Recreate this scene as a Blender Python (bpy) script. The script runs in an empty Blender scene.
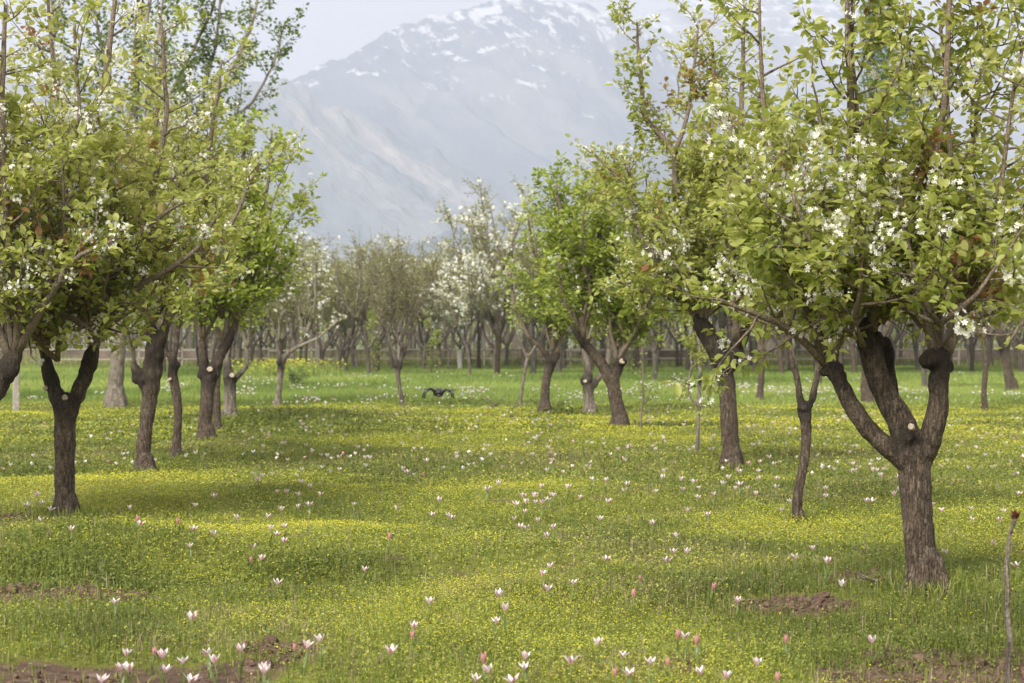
import bpy, math, random
import numpy as np
from mathutils import Vector
from math import radians as R, pi, sin, cos, atan2, sqrt

random.seed(7)
S = bpy.context.scene
C = S.collection

# ------------------------------------------------------------------ camera
F_PX, CAM_H, HOR = 2200.0, 1.6, 345.0
cam_d = bpy.data.cameras.new('camera')
cam = bpy.data.objects.new('camera', cam_d); C.objects.link(cam)
cam.location = (0, 0, CAM_H)
cam.rotation_euler = (R(90), 0, 0)
cam_d.sensor_width = 36.0
cam_d.lens = 36.0 * F_PX / 1024
cam_d.shift_y = (HOR - 341.5) / 1024.0
cam_d.clip_start = 0.1; cam_d.clip_end = 40000
cam_d.dof.use_dof = True
cam_d.dof.focus_distance = 16.0
cam_d.dof.aperture_fstop = 5.0
S.camera = cam

# ------------------------------------------------------------------ sky and sun
SUN = Vector((-0.42, -0.78, 0.78)).normalized()
w = bpy.data.worlds.new('World'); S.world = w; w.use_nodes = True
nt = w.node_tree; nt.nodes.clear()
out = nt.nodes.new('ShaderNodeOutputWorld')
sky = nt.nodes.new('ShaderNodeTexSky'); sky.sky_type = 'NISHITA'; sky.sun_disc = False
sky.sun_elevation = math.asin(SUN.z); sky.sun_rotation = atan2(SUN.x, SUN.y)
sky.dust_density = 3.0
b1 = nt.nodes.new('ShaderNodeBackground'); b1.inputs[1].default_value = 0.12
nt.links.new(sky.outputs[0], b1.inputs[0])
b2 = nt.nodes.new('ShaderNodeBackground'); b2.inputs[1].default_value = 0.55
tc = nt.nodes.new('ShaderNodeTexCoord')
mp = nt.nodes.new('ShaderNodeMapping'); mp.inputs['Scale'].default_value = (1, 1, 2.2)
n1 = nt.nodes.new('ShaderNodeTexNoise'); n1.inputs['Scale'].default_value = 5.0; n1.inputs['Detail'].default_value = 5; n1.inputs['Roughness'].default_value = .45
cr = nt.nodes.new('ShaderNodeValToRGB')
cr.color_ramp.elements[0].position = .35; cr.color_ramp.elements[0].color = (.90, .83, .77, 1)
cr.color_ramp.elements[1].position = .68; cr.color_ramp.elements[1].color = (1.0, .93, .82, 1)
nt.links.new(tc.outputs['Generated'], mp.inputs[0]); nt.links.new(mp.outputs[0], n1.inputs[0])
nt.links.new(n1.outputs[0], cr.inputs[0]); nt.links.new(cr.outputs[0], b2.inputs[0])
mx = nt.nodes.new('ShaderNodeMixShader'); mx.inputs[0].default_value = 0.92
nt.links.new(b1.outputs[0], mx.inputs[1]); nt.links.new(b2.outputs[0], mx.inputs[2])
nt.links.new(mx.outputs[0], out.inputs[0])

sl = bpy.data.lights.new('sun', 'SUN'); sl.energy = 3.5; sl.angle = R(24); sl.color = (1, .95, .86)
so = bpy.data.objects.new('sun', sl); C.objects.link(so)
so.rotation_euler = SUN.to_track_quat('Z', 'Y').to_euler(); so.location = (-20, -20, 40)

S.view_settings.view_transform = 'Standard'; S.view_settings.look = 'None'
S.view_settings.gamma = 1; S.view_settings.exposure = 1.02
S.view_settings.use_curve_mapping = False
S.cycles.max_bounces = 8; S.cycles.diffuse_bounces = 6; S.cycles.glossy_bounces = 2
S.cycles.transmission_bounces = 4; S.cycles.transparent_max_bounces = 4; S.cycles.volume_bounces = 2
S.cycles.caustics_reflective = False; S.cycles.caustics_refractive = False

# ------------------------------------------------------------------ numeric helpers
def _h(ix, iy, seed):
    n = (ix.astype(np.int64) * 374761393 + iy.astype(np.int64) * 668265263 + seed * 1274126177) & 0xffffffff
    n = ((n ^ (n >> 13)) * 1274126177) & 0xffffffff
    n = n ^ (n >> 16)
    return (n & 0xffffff) / float(0xffffff)

def vnoise(x, y, seed=0):
    x = np.asarray(x, float); y = np.asarray(y, float)
    ix = np.floor(x); iy = np.floor(y); fx = x - ix; fy = y - iy
    fx = fx * fx * fx * (fx * (fx * 6 - 15) + 10); fy = fy * fy * fy * (fy * (fy * 6 - 15) + 10)
    a = _h(ix, iy, seed); b = _h(ix + 1, iy, seed); c = _h(ix, iy + 1, seed); d = _h(ix + 1, iy + 1, seed)
    return (a * (1 - fx) + b * fx) * (1 - fy) + (c * (1 - fx) + d * fx) * fy

def fbm(x, y, seed=0, oct=4, gain=.5):
    v = 0; a = 1; t = 0
    for k in range(oct):
        v = v + a * vnoise(x * 2 ** k + 17.3 * k, y * 2 ** k + 9.1 * k, seed + k); t += a; a *= gain
    return v / t

def sstep(a, b, x):
    t = np.clip((x - a) / (b - a), 0, 1); return t * t * (3 - 2 * t)

def bump(x, y, cx, cy, rx, ry):
    return np.exp(-(((x - cx) / rx) ** 2 + ((y - cy) / ry) ** 2))

def flat_at(px, py):
    d = F_PX * CAM_H / (py - HOR); return ((px - 512) / F_PX * d, d)

# low mounds and hollows of the meadow (centre x, y, half sizes, height)
def E(px, py, rx, ry, h):
    x, y = flat_at(px, py); return (x, y, rx, ry, h)
MOUNDS = [E(70, 566, .8, .9, .20), E(235, 585, 1.1, 1.1, -.10), E(60, 500, 1.6, 1.6, .10), E(330, 545, 1.8, 1.2, .09),
          E(600, 600, 1.6, 1.2, .07), E(600, 505, 2.0, 2.0, .08), E(430, 470, 2.5, 2.5, .10), E(930, 600, 1.0, 1.0, .07),
          E(150, 640, 1.5, .8, .05), E(780, 620, 1.0, .6, -.08), E(290, 425, 2.0, 3.0, .20), E(240, 455, 2.6, 2.4, .14),
          E(480, 440, 3.0, 3.0, .14), E(820, 440, 3.4, 3.5, .14), E(900, 500, 1.8, 1.8, .08), E(960, 470, 3, 3, .12)]
def gz(x, y):
    x = np.asarray(x, float); y = np.asarray(y, float)
    z = (fbm(x * .28 + 3, y * .36 + 5, 11, 3) - .5) * .26
    z = z + (vnoise(x * 1.5, y * 1.5, 31) - .5) * .05
    for cx, cy, rx, ry, h in MOUNDS:
        z = z + h * bump(x, y, cx, cy, rx, ry)
    near = 1 - sstep(60, 90, y)
    return z * near

def at(px, py):
    """point of the meadow seen at that place of the frame"""
    d0 = max(4.0, F_PX * CAM_H / (py - HOR) * .8)
    ds = d0 * np.exp(np.linspace(0, .6, 3000))
    zr = CAM_H - (py - HOR) / F_PX * ds
    g = gz((px - 512) / F_PX * ds, ds)
    k = np.argmax(zr <= g)
    d = ds[k]
    x = (px - 512) / F_PX * d
    return Vector((x, d, float(gz(x, d))))

def mesh_np(name, verts, loops, totals, attrs=None, smooth=False):
    me = bpy.data.meshes.new(name)
    verts = np.ascontiguousarray(verts, dtype=np.float32); loops = np.ascontiguousarray(loops, dtype=np.int32)
    totals = np.ascontiguousarray(totals, dtype=np.int32)
    me.vertices.add(len(verts)); me.vertices.foreach_set('co', verts.ravel())
    me.loops.add(len(loops)); me.loops.foreach_set('vertex_index', loops)
    starts = np.concatenate([[0], np.cumsum(totals)[:-1]]).astype(np.int32)
    me.polygons.add(len(totals)); me.polygons.foreach_set('loop_start', starts)
    if smooth: me.polygons.foreach_set('use_smooth', np.ones(len(totals), dtype=bool))
    me.update(calc_edges=True)
    for k, v in (attrs or {}).items():
        a = me.attributes.new(k, 'FLOAT', 'POINT'); a.data.foreach_set('value', np.ascontiguousarray(v, dtype=np.float32))
    me.validate()
    return me

def link(name, me, mat=None, parent=None, loc=None):
    o = bpy.data.objects.new(name, me); C.objects.link(o)
    if mat is not None and me is not None and not me.materials: me.materials.append(mat)
    if parent is not None: o.parent = parent
    if loc is not None: o.location = loc
    return o

def tag(o, label=None, cat=None, group=None, kind=None):
    if label: o['label'] = label
    if cat: o['category'] = cat
    if group: o['group'] = group
    if kind: o['kind'] = kind
    return o

# ------------------------------------------------------------------ materials
def mat(name):
    m = bpy.data.materials.new(name); m.use_nodes = True
    t = m.node_tree; t.nodes.clear()
    o = t.nodes.new('ShaderNodeOutputMaterial')
    return m, t, o
def N(t, typ, **kw):
    n = t.nodes.new('ShaderNode' + typ)
    for k, v in kw.items():
        if k.startswith('i_'):
            n.inputs[k[2:].replace('_', ' ')].default_value = v
        else: setattr(n, k, v)
    return n
def ramp(t, stops, fac=None, interp='LINEAR'):
    r = t.nodes.new('ShaderNodeValToRGB'); r.color_ramp.interpolation = interp
    e = r.color_ramp.elements
    while len(e) < len(stops): e.new(.5)
    for k, (p, c) in enumerate(stops):
        e[k].position = p; e[k].color = (*c, 1) if len(c) == 3 else c
    if fac is not None: t.links.new(fac, r.inputs[0])
    return r
def mixc(t, fac, a, b, typ='MIX'):
    m = t.nodes.new('ShaderNodeMix'); m.data_type = 'RGBA'; m.blend_type = typ
    for s, v in ((0, fac), (6, a), (7, b)):
        if isinstance(v, (int, float)): m.inputs[s].default_value = v
        elif isinstance(v, tuple): m.inputs[s].default_value = (*v, 1)
        else: t.links.new(v, m.inputs[s])
    return m.outputs[2]
def mth(t, op, a, b=0.0):
    m = t.nodes.new('ShaderNodeMath'); m.operation = op
    for s, v in ((0, a), (1, b)):
        if isinstance(v, (int, float)): m.inputs[s].default_value = v
        else: t.links.new(v, m.inputs[s])
    return m.outputs[0]
def attr(t, name):
    a = t.nodes.new('ShaderNodeAttribute'); a.attribute_name = name; return a.outputs['Fac']

def leafy(name, stops, trans=.4, rough=.5, spec=.3, tint=None):
    m, t, o = mat(name)
    r = ramp(t, stops, attr(t, 'rnd'))
    p = N(t, 'BsdfPrincipled'); p.inputs['Roughness'].default_value = rough; p.inputs['Specular IOR Level'].default_value = spec
    tr = N(t, 'BsdfTranslucent')
    t.links.new(r.outputs[0], p.inputs['Base Color'])
    c2 = mixc(t, 1.0, r.outputs[0], tint or (1.0, 1.0, .55), 'MULTIPLY')
    t.links.new(c2, tr.inputs['Color'])
    mx = N(t, 'MixShader'); mx.inputs[0].default_value = trans
    t.links.new(p.outputs[0], mx.inputs[1]); t.links.new(tr.outputs[0], mx.inputs[2]); t.links.new(mx.outputs[0], o.inputs[0])
    return m

M = {}
M['pear_leaf'] = leafy('pear_leaf', [(0, (.23, .28, .06)), (.3, (.36, .41, .10)), (.6, (.48, .51, .16)), (.85, (.58, .58, .22)), (.93, (.58, .58, .24)), (.97, (.36, .22, .10)), (1, (.30, .14, .07))], .6, .5, .4, (1, 1, .75))
M['bright_leaf'] = leafy('bright_leaf', [(0, (.18, .25, .03)), (.4, (.34, .42, .08)), (.8, (.46, .52, .13)), (1, (.54, .56, .20))], .5, .42, .4)
M['poplar_leaf'] = leafy('poplar_leaf', [(0, (.10, .15, .035)), (.5, (.19, .26, .07)), (1, (.32, .38, .12))], .4, .35, .5)
M['ash_leaf'] = leafy('ash_leaf', [(0, (.09, .17, .06)), (.5, (.17, .29, .10)), (1, (.28, .40, .14))], .45, .5, .3)
M['olive_leaf'] = leafy('olive_leaf', [(0, (.17, .18, .06)), (.5, (.28, .29, .11)), (1, (.42, .42, .20))], .38, .6, .2)
M['grass'] = leafy('grass', [(0, (.08, .105, .03)), (.25, (.155, .19, .045)), (.5, (.22, .27, .055)), (.75, (.31, .335, .07)), (.92, (.40, .39, .09)), (.95, (.36, .29, .19)), (.98, (.26, .20, .15)), (1, (.42, .36, .24))], .35, .55, .25)
M['far_grass'] = leafy('far_grass', [(0, (.12, .175, .04)), (.5, (.21, .285, .07)), (1, (.33, .39, .11))], .35, .55, .25)
M['yellow'] = leafy('yellow_petals', [(0, (.36, .38, .04)), (.5, (.50, .49, .05)), (1, (.68, .62, .08))], .3, .6, .2, (1, 1, .8))
M['petal'] = leafy('white_blossom', [(0, (.70, .70, .60)), (.5, (.80, .80, .74)), (1, (.84, .84, .80))], .3, .6, .2, (1, 1, .92))
M['tulip_white'] = leafy('tulip_petals', [(0, (.80, .78, .76)), (.35, (.78, .70, .70)), (.62, (.66, .34, .38)), (1, (.46, .10, .15))], .25, .45, .3, (1, .97, .94))
M['tulip_pink'] = leafy('pink_tulip_petals', [(0, (.74, .62, .60)), (.5, (.60, .34, .33)), (1, (.42, .15, .15))], .25, .45, .3, (1, .9, .88))
M['tulip_green'] = leafy('tulip_leaf', [(0, (.12, .17, .05)), (1, (.18, .24, .07))], .25, .4, .4)
M['bud'] = leafy('red_bud', [(0, (.10, .025, .02)), (1, (.22, .07, .05))], .2, .5, .3, (1, .8, .7))

def make_bark(name, base, pale, dark, rid=34, bumpd=.02):
    m, t, o = mat(name)
    tc = N(t, 'TexCoord')
    mp = N(t, 'Mapping'); mp.inputs['Scale'].default_value = (rid, rid, rid * .30)
    t.links.new(tc.outputs['Object'], mp.inputs[0])
    n = N(t, 'TexNoise'); n.inputs['Scale'].default_value = 1.0; n.inputs['Detail'].default_value = 6; n.inputs['Roughness'].default_value = .62; n.inputs['Distortion'].default_value = .5
    t.links.new(mp.outputs[0], n.inputs[0])
    v = N(t, 'TexVoronoi'); v.feature = 'DISTANCE_TO_EDGE'; v.inputs['Scale'].default_value = 1.1
    mp2 = N(t, 'Mapping'); mp2.inputs['Scale'].default_value = (rid * 1.1, rid * 1.1, rid * .16)
    t.links.new(tc.outputs['Object'], mp2.inputs[0])
    dn = mixc(t, .8, mp2.outputs[0], n.outputs['Color'], 'ADD')
    t.links.new(dn, v.inputs[0])
    big = N(t, 'TexNoise'); big.inputs['Scale'].default_value = 4.5; big.inputs['Detail'].default_value = 5
    t.links.new(tc.outputs['Object'], big.inputs[0])
    r = ramp(t, [(.30, dark), (.50, base), (.74, pale)], n.outputs[0])
    cr = ramp(t, [(0, (.25, .25, .25)), (.12, (1, 1, 1))], v.outputs[0])
    c = mixc(t, .45, r.outputs[0], cr.outputs[0], 'MULTIPLY')
    lm = ramp(t, [(.55, (0, 0, 0)), (.70, (1, 1, 1))], big.outputs[0])
    lf = mth(t, 'MULTIPLY', lm.outputs[0], .45)
    c = mixc(t, lf, c, pale)
    c = mixc(t, mth(t, 'MULTIPLY', attr(t, 'shoot'), .6), c, tuple(min(.5, q * 1.35) for q in pale))
    dk = attr(t, 'knob')
    c = mixc(t, dk, c, (.026, .021, .018))  # near-black burl bark, also painting shade onto the limb tops
    p = N(t, 'BsdfPrincipled'); p.inputs['Roughness'].default_value = .88; p.inputs['Specular IOR Level'].default_value = .2
    t.links.new(c, p.inputs['Base Color'])
    bm = N(t, 'Bump'); bm.inputs['Strength'].default_value = .9; bm.inputs['Distance'].default_value = bumpd
    fn_ = N(t, 'TexNoise'); fn_.inputs['Scale'].default_value = 75; fn_.inputs['Detail'].default_value = 4
    t.links.new(tc.outputs['Object'], fn_.inputs[0])
    fr_ = ramp(t, [(.35, (.62, .62, .62)), (.62, (1.25, 1.22, 1.18))], fn_.outputs[0]); c = mixc(t, 1.0, c, fr_.outputs[0], 'MULTIPLY'); t.links.new(c, p.inputs['Base Color'])
    hh = mth(t, 'ADD', mth(t, 'ADD', n.outputs[0], mth(t, 'MULTIPLY', fn_.outputs[0], .35)), mth(t, 'MULTIPLY', cr.outputs[0], .6))
    t.links.new(hh, bm.inputs['Height']); t.links.new(bm.outputs[0], p.inputs['Normal'])
    t.links.new(p.outputs[0], o.inputs[0])
    return m
M['bark'] = make_bark('pear_bark', (.088, .066, .050), (.21, .17, .135), (.040, .030, .024), 44, .012)
M['bark_pale'] = make_bark('pale_bark', (.20, .17, .14), (.32, .29, .25), (.08, .065, .05), 20)
M['bark_far'] = make_bark('grey_bark', (.14, .12, .10), (.20, .17, .145), (.04, .033, .028), 14, .03)

def plain(name, col, rough=.7, noise=.2, scale=20, spec=.3, metal=0, bump_=0):
    m, t, o = mat(name)
    tc = N(t, 'TexCoord'); n = N(t, 'TexNoise'); n.inputs['Scale'].default_value = scale; n.inputs['Detail'].default_value = 5
    t.links.new(tc.outputs['Object'], n.inputs[0])
    a = tuple(c * (1 - noise) for c in col); b = tuple(min(1, c * (1 + noise)) for c in col)
    r = ramp(t, [(.3, a), (.7, b)], n.outputs[0])
    p = N(t, 'BsdfPrincipled'); p.inputs['Roughness'].default_value = rough; p.inputs['Specular IOR Level'].default_value = spec; p.inputs['Metallic'].default_value = metal
    t.links.new(r.outputs[0], p.inputs['Base Color'])
    if bump_:
        bm = N(t, 'Bump'); bm.inputs['Distance'].default_value = bump_; t.links.new(n.outputs[0], bm.inputs['Height']); t.links.new(bm.outputs[0], p.inputs['Normal'])
    t.links.new(p.outputs[0], o.inputs[0])
    return m
M['cut'] = plain('cut_wood', (.36, .30, .24), .8, .35, 60)
M['black'] = plain('black_plastic', (.018, .018, .020), .4, .2, 20, .5)
M['grey_plastic'] = plain('grey_plastic', (.12, .12, .13), .45, .1, 20, .5)
M['lens'] = plain('lens_glass', (.01, .01, .015), .08, .1, 20, .8)
M['post'] = plain('weathered_post', (.30, .27, .23), .85, .35, 12, .2, 0, .01)
M['white_post'] = plain('white_post', (.70, .68, .64), .7, .1, 8)
M['soil_clod'] = plain('soil_clod', (.12, .08, .058), .95, .45, 25, .1, 0, .02)
M['wall'] = None

# ------------------------------------------------------------------ meadow fields
SOIL = [(E(45, 597, .55, .5, 2.8)), E(115, 606, .22, .22, .8), E(30, 692, .8, .6, 2.2), E(990, 668, .58, .62, 3.6), E(905, 655, .28, .2, .6), E(780, 606, .33, .2, .75), E(830, 612, .22, .15, .7),
        E(880, 592, .34, .5, .8), E(945, 592, .15, .25, .8), E(25, 522, .7, .5, .6), E(880, 430, .8, .8, .4), E(285, 660, .3, .3, .4), E(660, 668, .35, .16, .3),
        E(280, 455, .7, .5, .4), E(230, 480, .9, .5, .4)]
def soil_f(x, y):
    s = 0
    for cx, cy, rx, ry, h in SOIL: s = s + h * bump(x, y, cx, cy, rx, ry) * 1.3
    s = s * (.55 + .9 * fbm(x * 2.4, y * 2.4, 51, 3))
    s = s + .45 * sstep(.64, .80, fbm(x * 2.2 + 40, y * 1.5, 52, 4)) * (1 - sstep(22, 30, y))
    return np.clip(s, 0, 1)
GREEN = [E(70, 566, .8, 1.1, 1), E(215, 590, 1.0, .8, 1), E(310, 575, .8, .7, .6), E(600, 455, 1.6, 2, .5), E(850, 470, 2.6, 2.2, .6), E(560, 560, 1.0, .9, .4),
         E(260, 422, 2.4, 3, .9), E(240, 455, 1.6, 1.2, .5), E(190, 520, .9, .9, .4), E(20, 460, 2.0, 3.5, 1), E(100, 440, 3, 4, .9), E(500, 470, 2.2, 2.2, .7), E(430, 520, 1.2, 1.5, .4)]
YEL = [E(90, 500, 2.4, 1.6, .4), E(250, 545, 1.8, 1.2, .5), E(200, 620, 2.6, 1.0, .5), E(960, 540, 1.4, 2.2, .4), E(850, 425, 4, 5, .5), E(350, 440, 4, 3.5, .5), E(560, 425, 3, 4, .3), E(330, 500, 2, 1.5, .3), E(660, 510, 1.3, 1.2, .3)]
def yel_f(x, y):
    v = .56 + 2.3 * (fbm(x * .45 + 7, y * .32 + 2, 61, 4) - .5) + .5 * (vnoise(x * 1.3, y * 1.1, 66) - .5)
    for cx, cy, rx, ry, h in GREEN: v = v - .6 * h * bump(x, y, cx, cy, rx, ry)
    for cx, cy, rx, ry, h in YEL: v = v + .6 * h * bump(x, y, cx, cy, rx, ry)
    return np.clip(v, .04, 1) * (1 - sstep(52, 62, y + 5 * (vnoise(x * .25, y * .1, 67) - .5)))

# ------------------------------------------------------------------ ground: one sheet to the foot of the mountains and beyond
def build_ground():
    d = np.concatenate([np.linspace(-450, 0, 20), np.linspace(2, 9, 16), 9.2 * np.exp(np.linspace(0, math.log(110 / 9.2), 620)), 112 * np.exp(np.linspace(0, math.log(8400 / 112), 60))])
    u = np.linspace(-1, 1, 401); u = np.sign(u) * np.abs(u) ** 1.6
    D, U = np.meshgrid(d, u, indexing='ij')
    W = .55 * np.abs(D) + 22
    X = U * W
    Z = gz(X, D)
    s = soil_f(X, D); Z = Z + (fbm(X * 6, D * 6, 71, 3) - .5) * .05 * s * (D < 60)
    V = np.stack([X, D, Z], -1).reshape(-1, 3)
    nr, nc = D.shape
    i = np.arange((nr - 1) * (nc - 1)); r = i // (nc - 1); c = i % (nc - 1); a = r * nc + c
    L = np.stack([a, a + 1, a + nc + 1, a + nc], -1).ravel()
    me = mesh_np('meadow_ground', V, L, np.full(len(i), 4), {'soil': s.ravel(), 'yel': yel_f(X, D).ravel()}, True)
    m, t, o = mat('meadow_soil')
    tc = N(t, 'TexCoord')
    n = N(t, 'TexNoise'); n.inputs['Scale'].default_value = 9; n.inputs['Detail'].default_value = 8; n.inputs['Roughness'].default_value = .65
    nb = N(t, 'TexNoise'); nb.inputs['Scale'].default_value = .35; nb.inputs['Detail'].default_value = 6
    t.links.new(tc.outputs['Object'], n.inputs[0]); t.links.new(tc.outputs['Object'], nb.inputs[0])
    soilc = ramp(t, [(.3, (.045, .030, .022)), (.55, (.125, .082, .060)), (.75, (.23, .165, .125))], n.outputs[0])
    green = ramp(t, [(.3, (.085, .10, .022)), (.5, (.17, .19, .035)), (.75, (.26, .27, .06))], n.outputs[0])
    far = ramp(t, [(.3, (.13, .18, .04)), (.7, (.21, .27, .07))], nb.outputs[0])
    sp = N(t, 'SeparateXYZ'); t.links.new(tc.outputs['Object'], sp.inputs[0])
    mr = N(t, 'MapRange'); mr.inputs['From Min'].default_value = 48; mr.inputs['From Max'].default_value = 62; t.links.new(sp.outputs[1], mr.inputs[0])
    c = mixc(t, mr.outputs[0], green.outputs[0], far.outputs[0])
    sf = mth(t, 'ADD', attr(t, 'soil'), mth(t, 'MULTIPLY', mth(t, 'SUBTRACT', n.outputs[0], .5), 1.2))
    sr = ramp(t, [(.25, (0, 0, 0)), (.5, (1, 1, 1))], sf)
    c = mixc(t, sr.outputs[0], c, soilc.outputs[0])
    p = N(t, 'BsdfPrincipled'); p.inputs['Roughness'].default_value = .95; p.inputs['Specular IOR Level'].default_value = .1
    t.links.new(c, p.inputs['Base Color'])
    bm = N(t, 'Bump'); bm.inputs['Distance'].default_value = .04; t.links.new(n.outputs[0], bm.inputs['Height']); t.links.new(bm.outputs[0], p.inputs['Normal'])
    t.links.new(p.outputs[0], o.inputs[0])
    tag(link('ground', me, m), 'meadow floor of low mounds and hollows with bare reddish soil patches', kind='structure')
build_ground()

# ------------------------------------------------------------------ mountains
def ridge(name, crest, D, slope, seed, material, label, rough=1.0, nx=520, x_pad=0.0, diag=0.0):
    """crest: skyline points (frame x, frame y) turned into real heights at distance D; both flanks fall away with gullies"""
    px = np.array([p[0] for p in crest], float); py = np.array([p[1] for p in crest], float)
    cx = (px - 512) / F_PX * D; ch = (HOR - py) / F_PX * D + CAM_H
    x = np.linspace(cx[0], cx[-1], nx)
    hmax = ch.max(); half = hmax / slope
    v = np.linspace(-1, 1, 220)
    X, Vv = np.meshgrid(x, v, indexing='ij')
    H = np.interp(X, cx, ch)
    wig = (fbm(x / 600, x * 0 + 3, seed, 2) - .5) * 360
    Y = D + wig[:, None] + Vv * half * 1.05
    fall = 1 - np.abs(Vv)
    rn = np.abs(fbm((X + diag * (Y - D)) / 260, (Y - diag * X) / 1300, seed + 5, 6, .5) - .5) * 2
    rn2 = fbm(X / 60, Y / 60, seed + 9, 5) - .5
    side = np.clip(np.abs(Vv) * 3, 0.04, 1)
    Z = H * (fall ** 1.15) - rn * 170 * rough * side * np.clip(H / hmax, .2, 1) * (hmax / 800) * (1 - .45 * fall ** 3) + rn2 * 34 * rough * (.25 + side) * (D / 5000)
    Z = Z + (fbm(X / 34, Y / 34, seed + 3, 4) - .5) * 30 * rough * (.3 + fall ** 2)
    edge = sstep(1.0, .93, np.abs(Vv))
    Z = np.where(np.abs(Vv) > .985, .3, np.maximum(Z, .3)) 
    V3 = np.stack([X, Y, Z], -1).reshape(-1, 3)
    nr, nc = X.shape
    i = np.arange((nr - 1) * (nc - 1)); r = i // (nc - 1); c = i % (nc - 1); a = r * nc + c
    L = np.stack([a, a + nc, a + nc + 1, a + 1], -1).ravel()
    me = mesh_np(name, V3, L, np.full(len(i), 4), {'high': (Z / hmax).ravel()}, True)
    return tag(link(name, me, material), label, kind='structure')

def mountain_mat(name, cols, snow_lo, snow_hi, streak=0.0, snow=1.0, ang=40, base_scale=None):
    m, t, o = mat(name)
    tc = N(t, 'TexCoord'); g = N(t, 'NewGeometry')
    mp = N(t, 'Mapping'); mp.vector_type = 'TEXTURE'; mp.inputs['Rotation'].default_value = (0, 0, R(ang)); mp.inputs['Scale'].default_value = base_scale or (150, 600, 300)
    t.links.new(tc.outputs['Object'], mp.inputs[0])
    n = N(t, 'TexNoise'); n.inputs['Scale'].default_value = 1.2; n.inputs['Detail'].default_value = 9; n.inputs['Roughness'].default_value = .6
    t.links.new(mp.outputs[0], n.inputs[0])
    r = ramp(t, [(.33, cols[0]), (.5, cols[1]), (.66, cols[2])], n.outputs[0])
    n2 = N(t, 'TexNoise'); n2.inputs['Scale'].default_value = 1.0; n2.inputs['Detail'].default_value = 9; n2.inputs['Roughness'].default_value = .74
    mp2 = N(t, 'Mapping'); mp2.vector_type = 'TEXTURE'; mp2.inputs['Rotation'].default_value = (0, 0, R(ang)); mp2.inputs['Scale'].default_value = (34, 95, 45)
    t.links.new(tc.outputs['Object'], mp2.inputs[0]); t.links.new(mp2.outputs[0], n2.inputs[0])
    s = mth(t, 'ADD', attr(t, 'high'), mth(t, 'MULTIPLY', mth(t, 'SUBTRACT', n2.outputs[0], .5), 2.6))
    sr = ramp(t, [(snow_lo, (0, 0, 0)), (snow_hi, (snow, snow, snow))], s)
    c = mixc(t, sr.outputs[0], r.outputs[0], (.86, .86, .86))
    p = N(t, 'BsdfPrincipled'); p.inputs['Roughness'].default_value = .95; p.inputs['Specular IOR Level'].default_value = .05
    t.links.new(c, p.inputs['Base Color'])
    n3 = N(t, 'TexNoise'); n3.inputs['Scale'].default_value = 1.0; n3.inputs['Detail'].default_value = 8; n3.inputs['Roughness'].default_value = .6
    mp3 = N(t, 'Mapping'); mp3.vector_type = 'TEXTURE'; mp3.inputs['Rotation'].default_value = (0, 0, R(ang)); mp3.inputs['Scale'].default_value = (60, 420, 220)
    t.links.new(tc.outputs['Object'], mp3.inputs[0]); t.links.new(mp3.outputs[0], n3.inputs[0])
    bm_ = N(t, 'Bump'); bm_.inputs['Distance'].default_value = 38; bm_.inputs['Strength'].default_value = 1.0; t.links.new(n3.outputs[0], bm_.inputs['Height']); t.links.new(bm_.outputs[0], p.inputs['Normal'])
    t.links.new(p.outputs[0], o.inputs[0])
    return m
mm1 = mountain_mat('snowy_rock', [(.085, .10, .125), (.12, .135, .155), (.20, .20, .20)], .97, 1.10, 0, .55)  # blue in the rock tones paints in extra aerial haze
mm2 = mountain_mat('scree_rock', [(.12, .14, .17), (.19, .20, .22), (.34, .31, .30)], 1.9, 2.0, ang=56, base_scale=(90, 900, 700))  # darker scree tones tinted blue as painted haze
mm3 = mountain_mat('snow_range', [(.12, .13, .15), (.2, .2, .2), (.4, .4, .4)], .92, 1.05, 0, .55)
mm4 = mountain_mat('forest_rock', [(.07, .085, .11), (.10, .115, .135), (.15, .16, .17)], 5, 6)  # blue of the distant air mixed into the rock colour
ridge('far_mountain', [(250, 190), (480, 90), (600, 40), (640, 18), (690, 2), (760, -20), (860, -10), (960, 25), (1050, 70), (1250, 130), (1500, 330)], 6900, .62, 301, mm3, 'pale snow covered mountain behind the right trees', .8)
ridge('snowy_mountain', [(-150, 330), (60, 180), (200, 118), (270, 92), (304, 78), (335, 62), (362, 50), (385, 32), (400, 24), (432, 12), (465, 0), (500, -12), (545, -9), (590, -1), (612, 10), (640, 26), (700, 70), (800, 140), (950, 260), (1100, 330)], 5300, .72, 211, mm1, 'tall hazy blue mountain streaked with snow near its summit', .8, diag=.9)
ridge('scree_ridge', [(-700, 300), (-400, 190), (-200, 130), (-60, 85), (20, 78), (80, 88), (150, 100), (215, 84), (262, 80), (300, 88), (350, 112), (400, 138), (450, 160), (500, 184), (560, 214), (620, 250), (700, 320)], 4000, .55, 133, mm2, 'nearer hazy ridge with pale diagonal scree falling to the right', 1.1, diag=1.5)
ridge('dark_ridge', [(360, 320), (410, 250), (440, 240), (500, 222), (545, 204), (600, 166), (660, 150), (740, 165), (860, 180), (1000, 170), (1150, 200), (1400, 220), (1700, 330)], 3300, .5, 77, mm4, 'low dark blue ridge rising behind the right hand trees', .7)

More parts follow.
